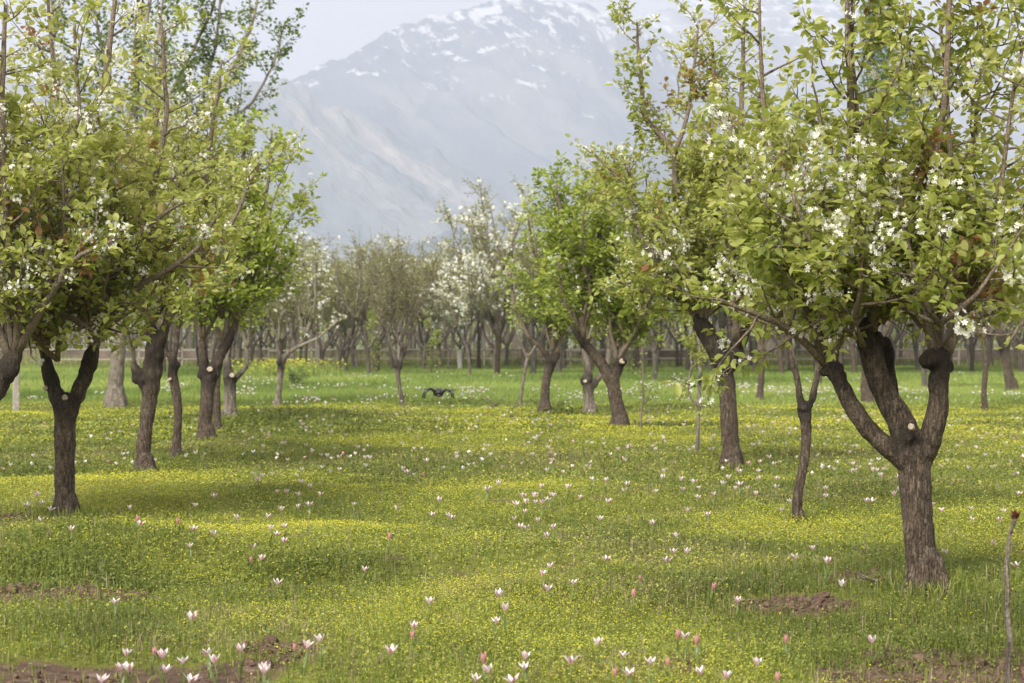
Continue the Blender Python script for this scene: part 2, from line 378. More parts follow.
# ------------------------------------------------------------------ grass and small flowers (uncountable ground cover)
rng = np.random.default_rng(5)
def scatter(n_max, d0, d1, dens, margin=3.0, seed=0):
    """random points of the meadow between two distances, at dens per square metre"""
    r = np.random.default_rng(seed)
    def hw(d): return d * 512 / F_PX + margin
    area = (d1 - d0) * (hw(d0) + hw(d1))
    n = int(min(n_max, area * dens))
    y = d0 + (d1 - d0) * r.random(int(n * 1.3)); 
    keep = r.random(len(y)) < hw(y) / hw(d1); y = y[keep]
    x = (r.random(len(y)) * 2 - 1) * hw(y)
    return x, y, r

def blades(x, y, h, wd, r, bend=.5, segs=1):
    n = len(x); z = gz(x, y) - .004
    az = r.random(n) * 2 * pi; lean = r.random(n) ** 1.5 * bend
    la = r.random(n) * 2 * pi
    sx = np.cos(az) * wd / 2; sy = np.sin(az) * wd / 2
    tx = x + np.cos(la) * lean * h; ty = y + np.sin(la) * lean * h; tz = z + h * np.sqrt(np.clip(1 - (lean * .8) ** 2, .1, 1))
    if segs == 1:
        V = np.empty((n, 3, 3)); V[:, 0] = np.stack([x - sx, y - sy, z], -1); V[:, 1] = np.stack([x + sx, y + sy, z], -1); V[:, 2] = np.stack([tx, ty, tz], -1)
        L = np.arange(n * 3); return V.reshape(-1, 3), L, np.full(n, 3), 3
    V = np.empty((n, 5, 3))
    mx_ = x + (tx - x) * .35; my_ = y + (ty - y) * .35; mz_ = z + (tz - z) * .62
    V[:, 0] = np.stack([x - sx, y - sy, z], -1); V[:, 1] = np.stack([x + sx, y + sy, z], -1)
    V[:, 2] = np.stack([mx_ + sx * .8, my_ + sy * .8, mz_], -1); V[:, 3] = np.stack([mx_ - sx * .8, my_ - sy * .8, mz_], -1)
    V[:, 4] = np.stack([tx, ty, tz], -1)
    b = np.arange(n)[:, None] * 5
    L = np.concatenate([b + np.array([[0, 1, 2, 3]]), b + np.array([[3, 2, 4]])], 1).ravel()
    T = np.tile([4, 3], n)
    return V.reshape(-1, 3), L, T, 5

def leaflets(x, y, zoff, size, r, asp=.6):
    """small broad leaves as tilted diamonds"""
    n = len(x); z = gz(x, y) + zoff
    az = r.random(n) * 2 * pi; tilt = (r.random(n) - .35) * 1.3
    ux, uy, uz = np.cos(az) * np.cos(tilt), np.sin(az) * np.cos(tilt), np.sin(tilt)
    px_, py_ = -np.sin(az), np.cos(az); pz = (r.random(n) - .5) * .8
    P = np.stack([x, y, z], -1); U = np.stack([ux, uy, uz], -1) * size[:, None]; Wv = np.stack([px_, py_, pz], -1) * (size * asp / 2)[:, None]
    V = np.stack([P, P + U * .5 + Wv, P + U, P + U * .5 - Wv], 1).reshape(-1, 3)
    return V, np.arange(n * 4), np.full(n, 4), 4

def merge(parts):
    Vs, Ls, Ts, As = [], [], [], []; off = 0
    for (V, L, T, k), a in parts:
        Vs.append(V); Ls.append(L + off); Ts.append(T); As.append(np.repeat(a, k)); off += len(V)
    return np.concatenate(Vs), np.concatenate(Ls), np.concatenate(Ts), {'rnd': np.concatenate(As)}

def build_grass():
    parts = []
    zones = [(8.5, 15, 3800, .012, 1.0), (15, 23, 2100, .016, 1.25), (23, 36, 900, .022, 1.7), (36, 60, 330, .034, 2.4)]
    for k, (d0, d1, dens, wd, sc) in enumerate(zones):
        x, y, r = scatter(900000, d0, d1, dens, 2.5, 100 + k)
        s = soil_f(x, y) + (vnoise(x * 5, y * 5, 90) - .5) * .5
        keep = r.random(len(x)) > np.clip(s * 1.7 - .1, 0, .93); x, y = x[keep], y[keep]
        g = 1 - yel_f(x, y)
        clump = sstep(.5, .75, fbm(x * 1.6, y * 1.6, 91, 3))
        h = (.035 + .05 * r.random(len(x)) + .05 * g * r.random(len(x)) + .07 * clump * r.random(len(x)) * g) * (1 + .12 * (sc - 1))
        col = np.clip(.62 - .42 * g + .42 * (r.random(len(x)) - .5) + .35 * (fbm(x * .8, y * .8, 93, 3) - .5) - .12 * clump, .02, .92)
        straw = r.random(len(x)) < .07 + .38 * sstep(.5, .72, fbm(x * .7 + 3, y * .5 + 8, 98, 3)); col[straw] = .95 + .05 * r.random(straw.sum())
        half = int(len(x) * .36)
        parts.append((blades(x[:half], y[:half], h[:half], wd * (.35 + .3 * r.random(half)) * .8, r, .7, 2 if d0 < 12 else 1), col[:half]))
        xs, ys = x[half:], y[half:]
        sz = wd * (1.0 + 1.3 * r.random(len(xs)))
        parts.append((leaflets(xs, ys, h[half:] * r.random(len(xs)) * .8, sz, r), np.clip(col[half:] + .05, 0, .92)))
    # scattered taller stems and dry stalks
    x, y, r = scatter(9000, 8.5, 32, 10, 2.5, 131)
    h = .09 + .12 * r.random(len(x)); col = np.where(r.random(len(x)) < .45, .955 + .04 * r.random(len(x)), .1 + .3 * r.random(len(x)))
    parts.append((blades(x, y, h, np.full(len(x), .006), r, .8, 2), col))
    # thicker tussocks
    for k, (px, py, rx, ry, n, hh) in enumerate([(72, 578, .30, .40, 4500, .17), (30, 572, .2, .3, 1400, .12), (200, 597, .6, .3, 4000, .09), (310, 570, .3, .25, 1500, .09), (700, 590, .35, .4, 1800, .11), (935, 500, .6, .5, 1500, .10), (20, 470, 1.2, 1.5, 3000, .12), (110, 445, 1.5, 2, 3000, .14), (265, 425, 2, 2, 6000, .16), (555, 595, .25, .3, 900, .1), (960, 650, .3, .3, 1600, .10), (830, 660, .4, .2, 1800, .08), (560, 415, .3, .4, 500, .3)]):
        r = np.random.default_rng(700 + k); c_ = at(px, py); x = c_.x + r.normal(0, rx, n); y = c_.y + r.normal(0, ry, n)
        h = hh * (.4 + .8 * r.random(n)); wdt = .0045 * c_.y / 13 + .002
        h = h * (.55 + .6 * np.exp(-((x - c_.x) / rx) ** 2 - ((y - c_.y) / ry) ** 2)); parts.append((blades(x[::2], y[::2], h[::2], np.full(len(x[::2]), wdt), r, 1.3, 2), np.clip(r.normal(.30, .2, len(x[::2])), 0, .97)))
        parts.append((leaflets(x, y, h * r.random(n), (.016 + .02 * r.random(n)) * c_.y / 13, r, .45), np.clip(r.normal(.28, .18, n), 0, .92)))
    for k, (px, py, rw) in enumerate([(927, 590, .2), (800, 524, .1), (732, 470, .2), (620, 430, .2), (66, 518, .2), (145, 475, .2), (176, 461, .15), (207, 443, .2), (230, 420, .25), (545, 415, .25), (590, 415, .25)]):
        r = np.random.default_rng(760 + k); c_ = at(px, py); n = 420; a = r.random(n) * 2 * pi; q = rw * (.75 + .8 * r.random(n))
        parts.append((blades(c_.x + q * np.cos(a), c_.y + q * np.sin(a) , .05 + .10 * r.random(n), np.full(n, .004 + .0003 * c_.y), r, .9, 2), np.clip(r.normal(.45, .25, n), 0, 1)))
    V, L, T, A = merge(parts)
    tag(link('meadow_grass', mesh_np('meadow_grass', V, L, T, A), M['grass']), 'short olive green grass and small weeds covering the near meadow', 'grass', kind='stuff')
    parts = []
    for k, (d0, d1, dens, wd, sc) in enumerate([(54, 85, 110, .05, 1), (85, 175, 34, .10, 1.3)]):
        x, y, r = scatter(400000, d0, d1, dens, 4, 140 + k)
        keep = r.random(len(x)) < sstep(53, 60, y + 4 * (vnoise(x * .3, y * .1, 67) - .5)); x, y = x[keep], y[keep]
        h = (.07 + .10 * r.random(len(x))) * sc
        col = np.clip(.5 + .5 * (r.random(len(x)) - .5) + 1.5 * (fbm(x * .12, y * .06, 95, 3) - .5), 0, 1)
        parts.append((blades(x, y, h, wd * (.5 + r.random(len(x))) * .8, r, .6, 1), col))
    V, L, T, A = merge(parts)
    tag(link('far_grass', mesh_np('far_grass', V, L, T, A), M['far_grass']), 'fresh bright green grass of the far meadow before the wall', 'grass', kind='stuff')
    # tiny yellow flowers
    parts = []
    for k, (d0, d1, dens, sz) in enumerate([(8.5, 15, 2900, .0075), (15, 23, 1700, .0105), (23, 36, 650, .017), (36, 60, 240, .028)]):
        x, y, r = scatter(400000, d0, d1, dens, 2.5, 160 + k)
        f = yel_f(x, y) * (1 - np.clip(soil_f(x, y) * 1.4, 0, .95))
        f = f * (.45 + .9 * vnoise(x * 3.1, y * 3.1, 97))
        keep = r.random(len(x)) < f ** 1.35; x, y = x[keep], y[keep]
        parts.append((leaflets(x, y, .045 + .05 * r.random(len(x)), sz * (.7 + .7 * r.random(len(x))), r, 1.0), r.random(len(x))))
    V, L, T, A = merge(parts)
    tag(link('yellow_wildflowers', mesh_np('yellow_wildflowers', V, L, T, A), M['yellow']), 'tiny yellow wildflowers carpeting the near meadow', 'wildflowers', kind='stuff')
    # mustard patch far left
    r = np.random.default_rng(9); n = 2300
    px = 205 + 150 * r.random(n); d = 104 + 16 * r.random(n)
    x = (px - 512) / F_PX * d; kx = np.exp(-((px - 284) / 38) ** 2); keep = r.random(n) < kx; x, d = x[keep], d[keep]
    z = .25 + .65 * r.random(len(x))
    parts = [(leaflets(x, d, z, .07 + .08 * r.random(len(x)), r, 1.0), .4 + .6 * r.random(len(x)))]
    V, L, T, A = merge(parts)
    tag(link('mustard_flowers', mesh_np('mustard_flowers', V, L, T, A), M['yellow']), 'patch of taller bright yellow mustard flowers before the far left trees', 'wildflowers', kind='stuff')
    x = np.repeat(x, 2) + r.normal(0, .2, len(x) * 2); d = np.repeat(d, 2) + r.normal(0, .2, len(d) * 2)
    V, L, T, A = merge([(blades(x, d, .3 + .6 * r.random(len(x)), np.full(len(x), .05), r, .3, 1), r.random(len(x)))])
    tag(link('mustard_greens', mesh_np('mustard_greens', V, L, T, A), M['far_grass']), 'green stems and leaves under the bright yellow mustard flowers', 'grass', kind='stuff')
build_grass()

# ------------------------------------------------------------------ tree builder
def norm(v):
    l = math.sqrt(v[0] * v[0] + v[1] * v[1] + v[2] * v[2]) or 1; return (v[0] / l, v[1] / l, v[2] / l)

class Tree:
    def __init__(s, seed):
        s.r = random.Random(seed); s.np = np.random.default_rng(seed)
        s.limbs = []; s.tubes = []; s.knobs = []; s.ros = []; s.blo = []   # ros: rosette position + direction
    def tube(s, pts, rad, sides): s.tubes.append((pts, rad, sides))
    def grow(s, p, d, length, r0, r1, up=.25, wob=.25, seg=.09):
        n = max(3, int(length / seg)); pts = [p]; rad = [r0]; rr = s.r
        for k in range(n):
            d = norm((d[0] + rr.gauss(0, wob) * .45, d[1] + rr.gauss(0, wob) * .45, d[2] + rr.gauss(0, wob) * .35 + up * .3))
            p = (p[0] + d[0] * length / n, p[1] + d[1] * length / n, p[2] + d[2] * length / n)
            pts.append(p); rad.append(r0 + (r1 - r0) * (k + 1) / n)
        return pts, rad
    def side_dir(s, d, ang):
        rr = s.r; a = rr.random() * 2 * pi
        ax = norm((rr.gauss(0, 1), rr.gauss(0, 1), rr.gauss(0, 1)))
        c = (d[1] * ax[2] - d[2] * ax[1], d[2] * ax[0] - d[0] * ax[2], d[0] * ax[1] - d[1] * ax[0]); c = norm(c)
        return norm((d[0] * cos(ang) + c[0] * sin(ang), d[1] * cos(ang) + c[1] * sin(ang), d[2] * cos(ang) + c[2] * sin(ang)))
    def leader(s, pts, rad, P, sides=6, start=.12, scale=1.0):
        """dress a leader with side shoots, twigs and spur rosettes"""
        rr = s.r; s.tube(pts, rad, sides)
        L = 0; cum = [0]
        for a, b in zip(pts, pts[1:]): L += math.dist(a, b); cum.append(L)
        t = L * start; k = 0
        while t < L:
            while cum[k + 1] < t: k += 1
            f = (t - cum[k]) / (cum[k + 1] - cum[k] + 1e-9); a, b = pts[k], pts[k + 1]
            p = tuple(a[i] + (b[i] - a[i]) * f for i in range(3)); d = norm(tuple(b[i] - a[i] for i in range(3)))
            rl = rad[k] * .55 + .001
            frac = t / L
            ln = P['side'] * (.35 + .9 * rr.random()) * (1 - .62 * frac) * scale
            sd = s.side_dir(d, R(rr.uniform(38, 80)))
            sd = norm((sd[0], sd[1], sd[2] * .8 + P.get('sup', .1)))
            q, qr = s.grow(p, sd, ln, min(rl, .5 * P['tw'] + .011 * ln), .0025 * P['thick'], P.get('up', .25), P.get('wob', .35), P['seg'])
            s.tube(q, qr, P['ts'])
            tt = 0
            for i in range(1, len(q)):
                dd = norm(tuple(q[i][j] - q[i - 1][j] for j in range(3)))
                if rr.random() < P['twig']:
                    w_, wr = s.grow(q[i], s.side_dir(dd, R(rr.uniform(30, 70))), P['twl'] * (.4 + rr.random()), .0045 * P['thick'], .002 * P['thick'], .3, .4, P['seg'])
                    s.tube(w_, wr, 3)
                    for j in range(1, len(w_)):
                        if rr.random() < P['ros']: s.spur(w_[j], dd, P)
                if rr.random() < P['ros']: s.spur(q[i], dd, P)
            s.spur(q[-1], dd, P)
            t += P['gap'] * (.5 + rr.random())
        s.spur(pts[-1], (0, 0, 1), P)
    def spur(s, p, d, P):
        hz = P.get('bz')
        pb = P['bl']
        if P.get('bclump', 1):
            pb *= 2.6 if float(vnoise(np.array(p[0] * 2.6 + p[1] * 1.7), np.array(p[2] * 2.6 - p[1]), P.get('bs', 3))) > .58 else .25
        (s.blo if s.r.random() < pb else s.ros).append((*p, *d))
        if s.r.random() < pb * .3: s.ros.append((*p, *d))

    # ---- wood mesh: voxel-fused trunk and limbs, plain tubes for shoots
    def tube_mesh(s, tubes):
        Vs, Ls, Ts = [], [], []; off = 0
        for pts, rad, n in tubes:
            P = np.array(pts, float); r_ = np.array(rad, float); m = len(P)
            T = np.gradient(P, axis=0); T /= np.linalg.norm(T, axis=1)[:, None] + 1e-9
            ref = np.array([1.0, 0, 0]) if abs(T[:, 0]).mean() < .7 else np.array([0, 1.0, 0])
            A = np.cross(T, ref); A /= np.linalg.norm(A, axis=1)[:, None] + 1e-9; B = np.cross(T, A)
            th = np.arange(n) * 2 * pi / n
            V = P[:, None] + r_[:, None, None] * (A[:, None] * np.cos(th)[None, :, None] + B[:, None] * np.sin(th)[None, :, None])
            i = np.arange(m - 1)[:, None] * n; j = np.arange(n)[None]; j2 = (j + 1) % n
            L = np.stack([i + j, i + j2, i + n + j2, i + n + j], -1).reshape(-1) + off
            Vs.append(V.reshape(-1, 3)); Ls.append(L); Ts.append(np.full((m - 1) * n, 4))
            Ls.append(np.arange(n)[::-1] + off); Ts.append([n]); Ls.append(np.arange(n) + off + (m - 1) * n); Ts.append([n])
            off += m * n
        return np.concatenate(Vs), np.concatenate(Ls), np.concatenate(Ts)
    def wood(s, vox=.014, rough=.012):
        """fuse the thick limbs into one surface with burls and bark relief, then add the shoots"""
        import bmesh
        if s.limbs:
            lim = []
            for pts, rad in s.limbs:
                P = np.array(pts); r_ = np.array(rad)
                # smooth resample
                t = np.linspace(0, len(P) - 1, (len(P) - 1) * 6 + 1); k = np.clip(np.floor(t).astype(int), 0, len(P) - 2); f = t - k
                Pm = [P[max(i - 1, 0)] for i in k]; Pn = [P[min(i + 2, len(P) - 1)] for i in k]
                Pm = np.array(Pm); Pn = np.array(Pn); p0 = P[k]; p1 = P[k + 1]; f_ = f[:, None]
                Q = .5 * ((2 * p0) + (-Pm + p1) * f_ + (2 * Pm - 5 * p0 + 4 * p1 - Pn) * f_ ** 2 + (-Pm + 3 * p0 - 3 * p1 + Pn) * f_ ** 3)
                rr_ = np.interp(t, np.arange(len(P)), r_)
                rr_ = rr_ * (1 + .05 * (s.np.random(len(rr_)) - .5) * 2)
                lim.append((Q, rr_, 16))
            V, L, T = s.tube_mesh(lim)
            me = mesh_np('tmp', V, L, T)
            bm = bmesh.new(); bm.from_mesh(me)
            import mathutils
            for (x, y, z, r_) in s.knobs:
                for q in range(7):
                    o_ = [s.r.gauss(0, r_ * .33) for _ in range(3)]
                    bmesh.ops.create_icosphere(bm, subdivisions=2, radius=r_ * s.r.uniform(.50, .74), matrix=mathutils.Matrix.Translation((x + o_[0], y + o_[1], z + o_[2])))
            for pts, rad in s.limbs:
                for e, r_ in ((pts[0], rad[0]), (pts[-1], rad[-1])):
                    bmesh.ops.create_icosphere(bm, subdivisions=2, radius=r_ * .98, matrix=mathutils.Matrix.Translation(e))
            bm.to_mesh(me); bm.free()
            ob = bpy.data.objects.new('tmp', me); C.objects.link(ob)
            md = ob.modifiers.new('r', 'REMESH'); md.mode = 'VOXEL'; md.voxel_size = vox
            sm = ob.modifiers.new('s', 'SMOOTH'); sm.iterations = 3; sm.factor = .5
            dg = bpy.context.evaluated_depsgraph_get(); me2 = bpy.data.meshes.new_from_object(ob.evaluated_get(dg))
            bpy.data.objects.remove(ob); bpy.data.meshes.remove(me)
            n = len(me2.vertices); V = np.empty(n * 3, np.float32); me2.vertices.foreach_get('co', V); V = V.reshape(-1, 3).astype(float)
            No = np.empty(n * 3, np.float32); me2.vertices.foreach_get('normal', No); No = No.reshape(-1, 3)
            az = np.arctan2(V[:, 1], V[:, 0])
            u = V[:, 0] + .5 * V[:, 1]; v = V[:, 1] - .5 * V[:, 0]
            nz = (fbm(u * 30 + 9 + V[:, 2] * 2, v * 30 + V[:, 2] * 7, 5, 3) - .5) * 1.3 + (fbm(u * 9 + V[:, 2] * 5, v * 9 - V[:, 2] * 4, 8, 2) - .5) * 2.2
            kd = np.zeros(n)
            for (x, y, z, r_) in s.knobs: kd = np.maximum(kd, sstep(r_ * 3.4, r_ * 1.0, np.linalg.norm(V - np.array([x, y, z]), axis=1)))  # dark burls, reach widened so crown shade is painted along the limbs
            V = V + No * ((nz * rough * (.55 + 1.4 * kd))[:, None])
            nl = len(me2.loops); L = np.empty(nl, np.int32); me2.loops.foreach_get('vertex_index', L)
            T = np.empty(len(me2.polygons), np.int32); me2.polygons.foreach_get('loop_total', T)
            bpy.data.meshes.remove(me2)
            kd = kd * (.55 + .45 * (fbm(u * 12, v * 12 + V[:, 2] * 9, 4, 2)))
        else:
            V = np.zeros((0, 3)); L = np.zeros(0, int); T = np.zeros(0, int); kd = np.zeros(0)
        sh_ = np.zeros(len(V))
        if s.tubes:
            V2, L2, T2 = s.tube_mesh(s.tubes)
            sh_ = np.concatenate([np.zeros(len(V)), np.ones(len(V2))]); L = np.concatenate([L, L2 + len(V)]); V = np.concatenate([V, V2]); T = np.concatenate([T, T2]); kd = np.concatenate([kd, np.zeros(len(V2))])
        return mesh_np('trunk', V, L, T, {'knob': kd, 'shoot': sh_}, True)

    def leaves(s, per, size, detail, hue=(0, 1), red=.02, droop=.25):
        A = np.array(s.ros, float); r = s.np
        if len(A) == 0: return None
        A = np.repeat(A, per, axis=0); n = len(A)
        P = A[:, :3]; D = A[:, 3:]
        az = r.random(n) * 2 * pi; el = r.normal(.25 - droop, .55, n)
        U = np.stack([np.cos(az) * np.cos(el), np.sin(az) * np.cos(el), np.sin(el)], -1) + D * .35
        U /= np.linalg.norm(U, axis=1)[:, None]
        Nn = np.stack([r.normal(0, .55, n), r.normal(0, .55, n), np.ones(n)], -1)
        Wv = np.cross(U, Nn); Wv /= np.linalg.norm(Wv, axis=1)[:, None] + 1e-9; Nn = np.cross(Wv, U)
        sz = size * (.5 + .75 * r.random(n)); P = P + U * (sz * (.35 + .5 * r.random(n)))[:, None]
        hue_c = hue[0] + (hue[1] - hue[0]) * np.clip(r.normal(.5, .22, n), 0, .92)
        # clumps of lighter and darker foliage, reddish young tips here and there
        hue_c = np.clip(hue_c + .5 * (vnoise(P[:, 0] * 1.7 + 5, P[:, 2] * 1.7 + P[:, 1], 41) - .5), 0, .92)
        isred = (vnoise(P[:, 0] * 3.3 + 50, P[:, 2] * 3.3 + P[:, 1] * 2, 43) > .86) & (r.random(n) < .5) if red else np.zeros(n, bool)
        if red: hue_c[isred] = .96 + .04 * r.random(isred.sum())
        S_ = sz[:, None]; w_ = S_ * .62
        if detail == 2:
            f = (.10 + .12 * r.random(n))[:, None] * S_
            cv = (r.normal(0, .12, n))[:, None] * S_
            V = np.stack([P, P + U * S_ * .30 + Wv * w_ * .46 + Nn * f, P + U * S_ * .66 + Wv * w_ * .40 + Nn * (f - cv * .3), P + U * S_ - Nn * cv,
                          P + U * S_ * .66 - Wv * w_ * .40 + Nn * (f - cv * .3), P + U * S_ * .30 - Wv * w_ * .46 + Nn * f], 1)
            b = np.arange(n)[:, None] * 6
            L = np.concatenate([b + np.array([[0, 1, 2, 3]]), b + np.array([[0, 3, 4, 5]])], 1).ravel(); T = np.full(2 * n, 4); k = 6
        else:
            V = np.stack([P, P + U * S_ * .45 + Wv * w_ * .55, P + U * S_, P + U * S_ * .45 - Wv * w_ * .55], 1)
            L = np.arange(n * 4); T = np.full(n, 4); k = 4
        return mesh_np('crown', V.reshape(-1, 3), L, T, {'rnd': np.repeat(hue_c, k)})
    def blossoms(s, per, size, detail, spread=.062):
        A = np.array(s.blo, float); r = s.np
        if len(A) == 0: return None
        A = np.repeat(A, per, axis=0); n = len(A)
        O = r.normal(0, 1, (n, 3)); O /= np.linalg.norm(O, axis=1)[:, None]; O[:, 2] = O[:, 2] * .8 + .2
        P = A[:, :3] + A[:, 3:] * .03 + O * (spread * (.4 + .6 * r.random(n)))[:, None]
        Nn = O / np.linalg.norm(O, axis=1)[:, None]
        a = np.cross(Nn, np.array([.3, .2, .9])); a /= np.linalg.norm(a, axis=1)[:, None]; b_ = np.cross(Nn, a)
        sz = (size * (.7 + .5 * r.random(n)))[:, None] / 2; h = np.clip(r.normal(.6, .25, n), 0, 1)
        if detail == 2:
            Vs = []
            for q in range(5):
                th = q * 2 * pi / 5; 
                d = lambda t_, rad, up: P + (a * cos(t_) + b_ * sin(t_)) * sz * rad + Nn * sz * up
                Vs += [P, d(th - .45, .68, .22), d(th, 1.0, .30), d(th + .45, .68, .22)]
            V = np.stack(Vs, 1).reshape(-1, 3); L = np.arange(n * 20); T = np.full(n * 5, 4); k = 20
        else:
            V = np.stack([P + (a * cos(q * 2 * pi / 5) + b_ * sin(q * 2 * pi / 5)) * sz for q in range(5)], 1).reshape(-1, 3)
            L = np.arange(n * 5); T = np.full(n, 5); k = 5
        return mesh_np('blossoms', V, L, T, {'rnd': np.repeat(h, k)})

PEAR = dict(side=.85, gap=.135, twig=.45, twl=.20, ros=.80, bl=.10, seg=.085, ts=4, thick=1.0, tw=.012, up=.30, wob=.38, sup=.15)

def build_tree(name, px, py, label, cat='pear tree', limbs=(), knobs=(), shoots=(), auto=(), P=None, seed=1, leaf=.070, per=6, detail=2,
               blper=9, blsize=.034, cuts=(), bark='bark', leafmat='pear_leaf', vox=.014, rough=.012, group=None, hue=(0, 1), red=1, base=None, droop=.25):
    """limbs / shoots: polylines given as (frame x, frame y, width in frame units, depth offset in m) at the tree's own distance.
       auto: (x, y, depth, count, length, spread, tilt) bundles of shoots from a burl"""
    P = {**PEAR, **(P or {})}
    b = base if base is not None else at(px, py)
    s = F_PX / b.y
    t = Tree(seed)
    def loc(x, y, dz=0.0): return ((x - px) / s, dz, (py - y) / s)
    for lb in limbs:
        pts = [loc(q[0], q[1], q[3] if len(q) > 3 else 0) for q in lb]; rad = [q[2] * .405 / s for q in lb]
        t.limbs.append((pts, rad))
    if limbs:   # root flare: short stubs running into the soil
        r0 = limbs[0][0][2] / 2 / s
        for q in range(5):
            a = q * 2 * pi / 5 + t.r.random()
            t.limbs.append(([(cos(a) * r0 * .3, sin(a) * r0 * .3, r0 * 1.5), (cos(a) * r0 * .75, sin(a) * r0 * .75, r0 * .45), (cos(a) * r0 * 1.15, sin(a) * r0 * 1.15, -r0 * .5)], [r0 * .5, r0 * .36, r0 * .2]))
        t.limbs.append(([(0, 0, .05), (0, 0, -.12)], [r0 * .88, r0 * .9]))
    for (x, y, w_, *dz) in knobs:
        c = loc(x, y, dz[0] if dz else 0); t.knobs.append((*c, w_ / 2 / s))
    for sh in shoots:
        pts = [loc(q[0], q[1], q[3] if len(q) > 3 else 0) for q in sh]
        Pn = np.array(pts); rn = np.array([q[2] / 2 / s for q in sh])
        tt = np.linspace(0, len(Pn) - 1, max(6, int(np.linalg.norm(np.diff(Pn, axis=0), axis=1).sum() / .12)))
        Q = np.stack([np.interp(tt, np.arange(len(Pn)), Pn[:, i]) for i in range(3)], -1); Q[1:-1] += t.np.normal(0, .012, (len(Q) - 2, 3))
        Q[1:-1] = (Q[:-2] + Q[2:] + 2 * Q[1:-1]) / 4
        rr = np.interp(tt, np.arange(len(Pn)), rn)
        t.leader([tuple(q) for q in Q], list(rr), P, 7)
    for (x, y, dz, cnt, length, spread, tilt) in auto:
        c = loc(x, y, dz)
        for k in range(cnt):
            a = 2 * pi * (k + t.r.random() * .8) / cnt; sp = spread * (.35 + .75 * t.r.random())
            d = norm((cos(a) * sp + tilt, sin(a) * sp, 1))
            ln = length * t.r.uniform(.72, 1.12)
            r0 = P['lr'] if 'lr' in P else .011 * ln + .008
            q, qr = t.grow(c, d, ln, r0 * t.r.uniform(.8, 1.15), .004 * P['thick'], P.get('lup', .28), P.get('lwob', .22), .13)
            t.leader(q, qr, P, 6)
    root = link(name, None); root.location = b; root.empty_display_size = .3
    tag(root, label, cat, group)
    me = t.wood(vox, rough)
    link('trunk', me, M[bark], root)
    me = t.leaves(per, leaf, detail, hue, red, droop)
    if me: link('crown', me, M[leafmat], root)
    me = t.blossoms(blper, blsize, detail)
    if me: link('blossoms', me, M['petal'], root)
    for (x, y, w_, dz, nx_) in cuts:
        c = loc(x, y, dz); r_ = w_ / 2 / s
        import bmesh, mathutils
        bm = bmesh.new(); bmesh.ops.create_cone(bm, cap_ends=True, segments=14, radius1=r_ * .66, radius2=r_ * .55, depth=.02)
        for v in bm.verts: v.co.x *= 1 + t.r.uniform(-.10, .10); v.co.y *= 1 + t.r.uniform(-.10, .10)
        me = bpy.data.meshes.new('pruning_cut'); bm.to_mesh(me); bm.free()
        o = link('pruning_cut', me, M['cut'], root); o.location = c
        o.rotation_euler = Vector((nx_, -1, .35)).to_track_quat('Z', 'Y').to_euler()
        o['label'] = 'pale round scar of a sawn off branch'
    print('tree', name, px, len(t.ros), 'ros', len(t.blo), 'blo', len(t.tubes), 'tubes')
    return root

T0 = 'pear_tree'
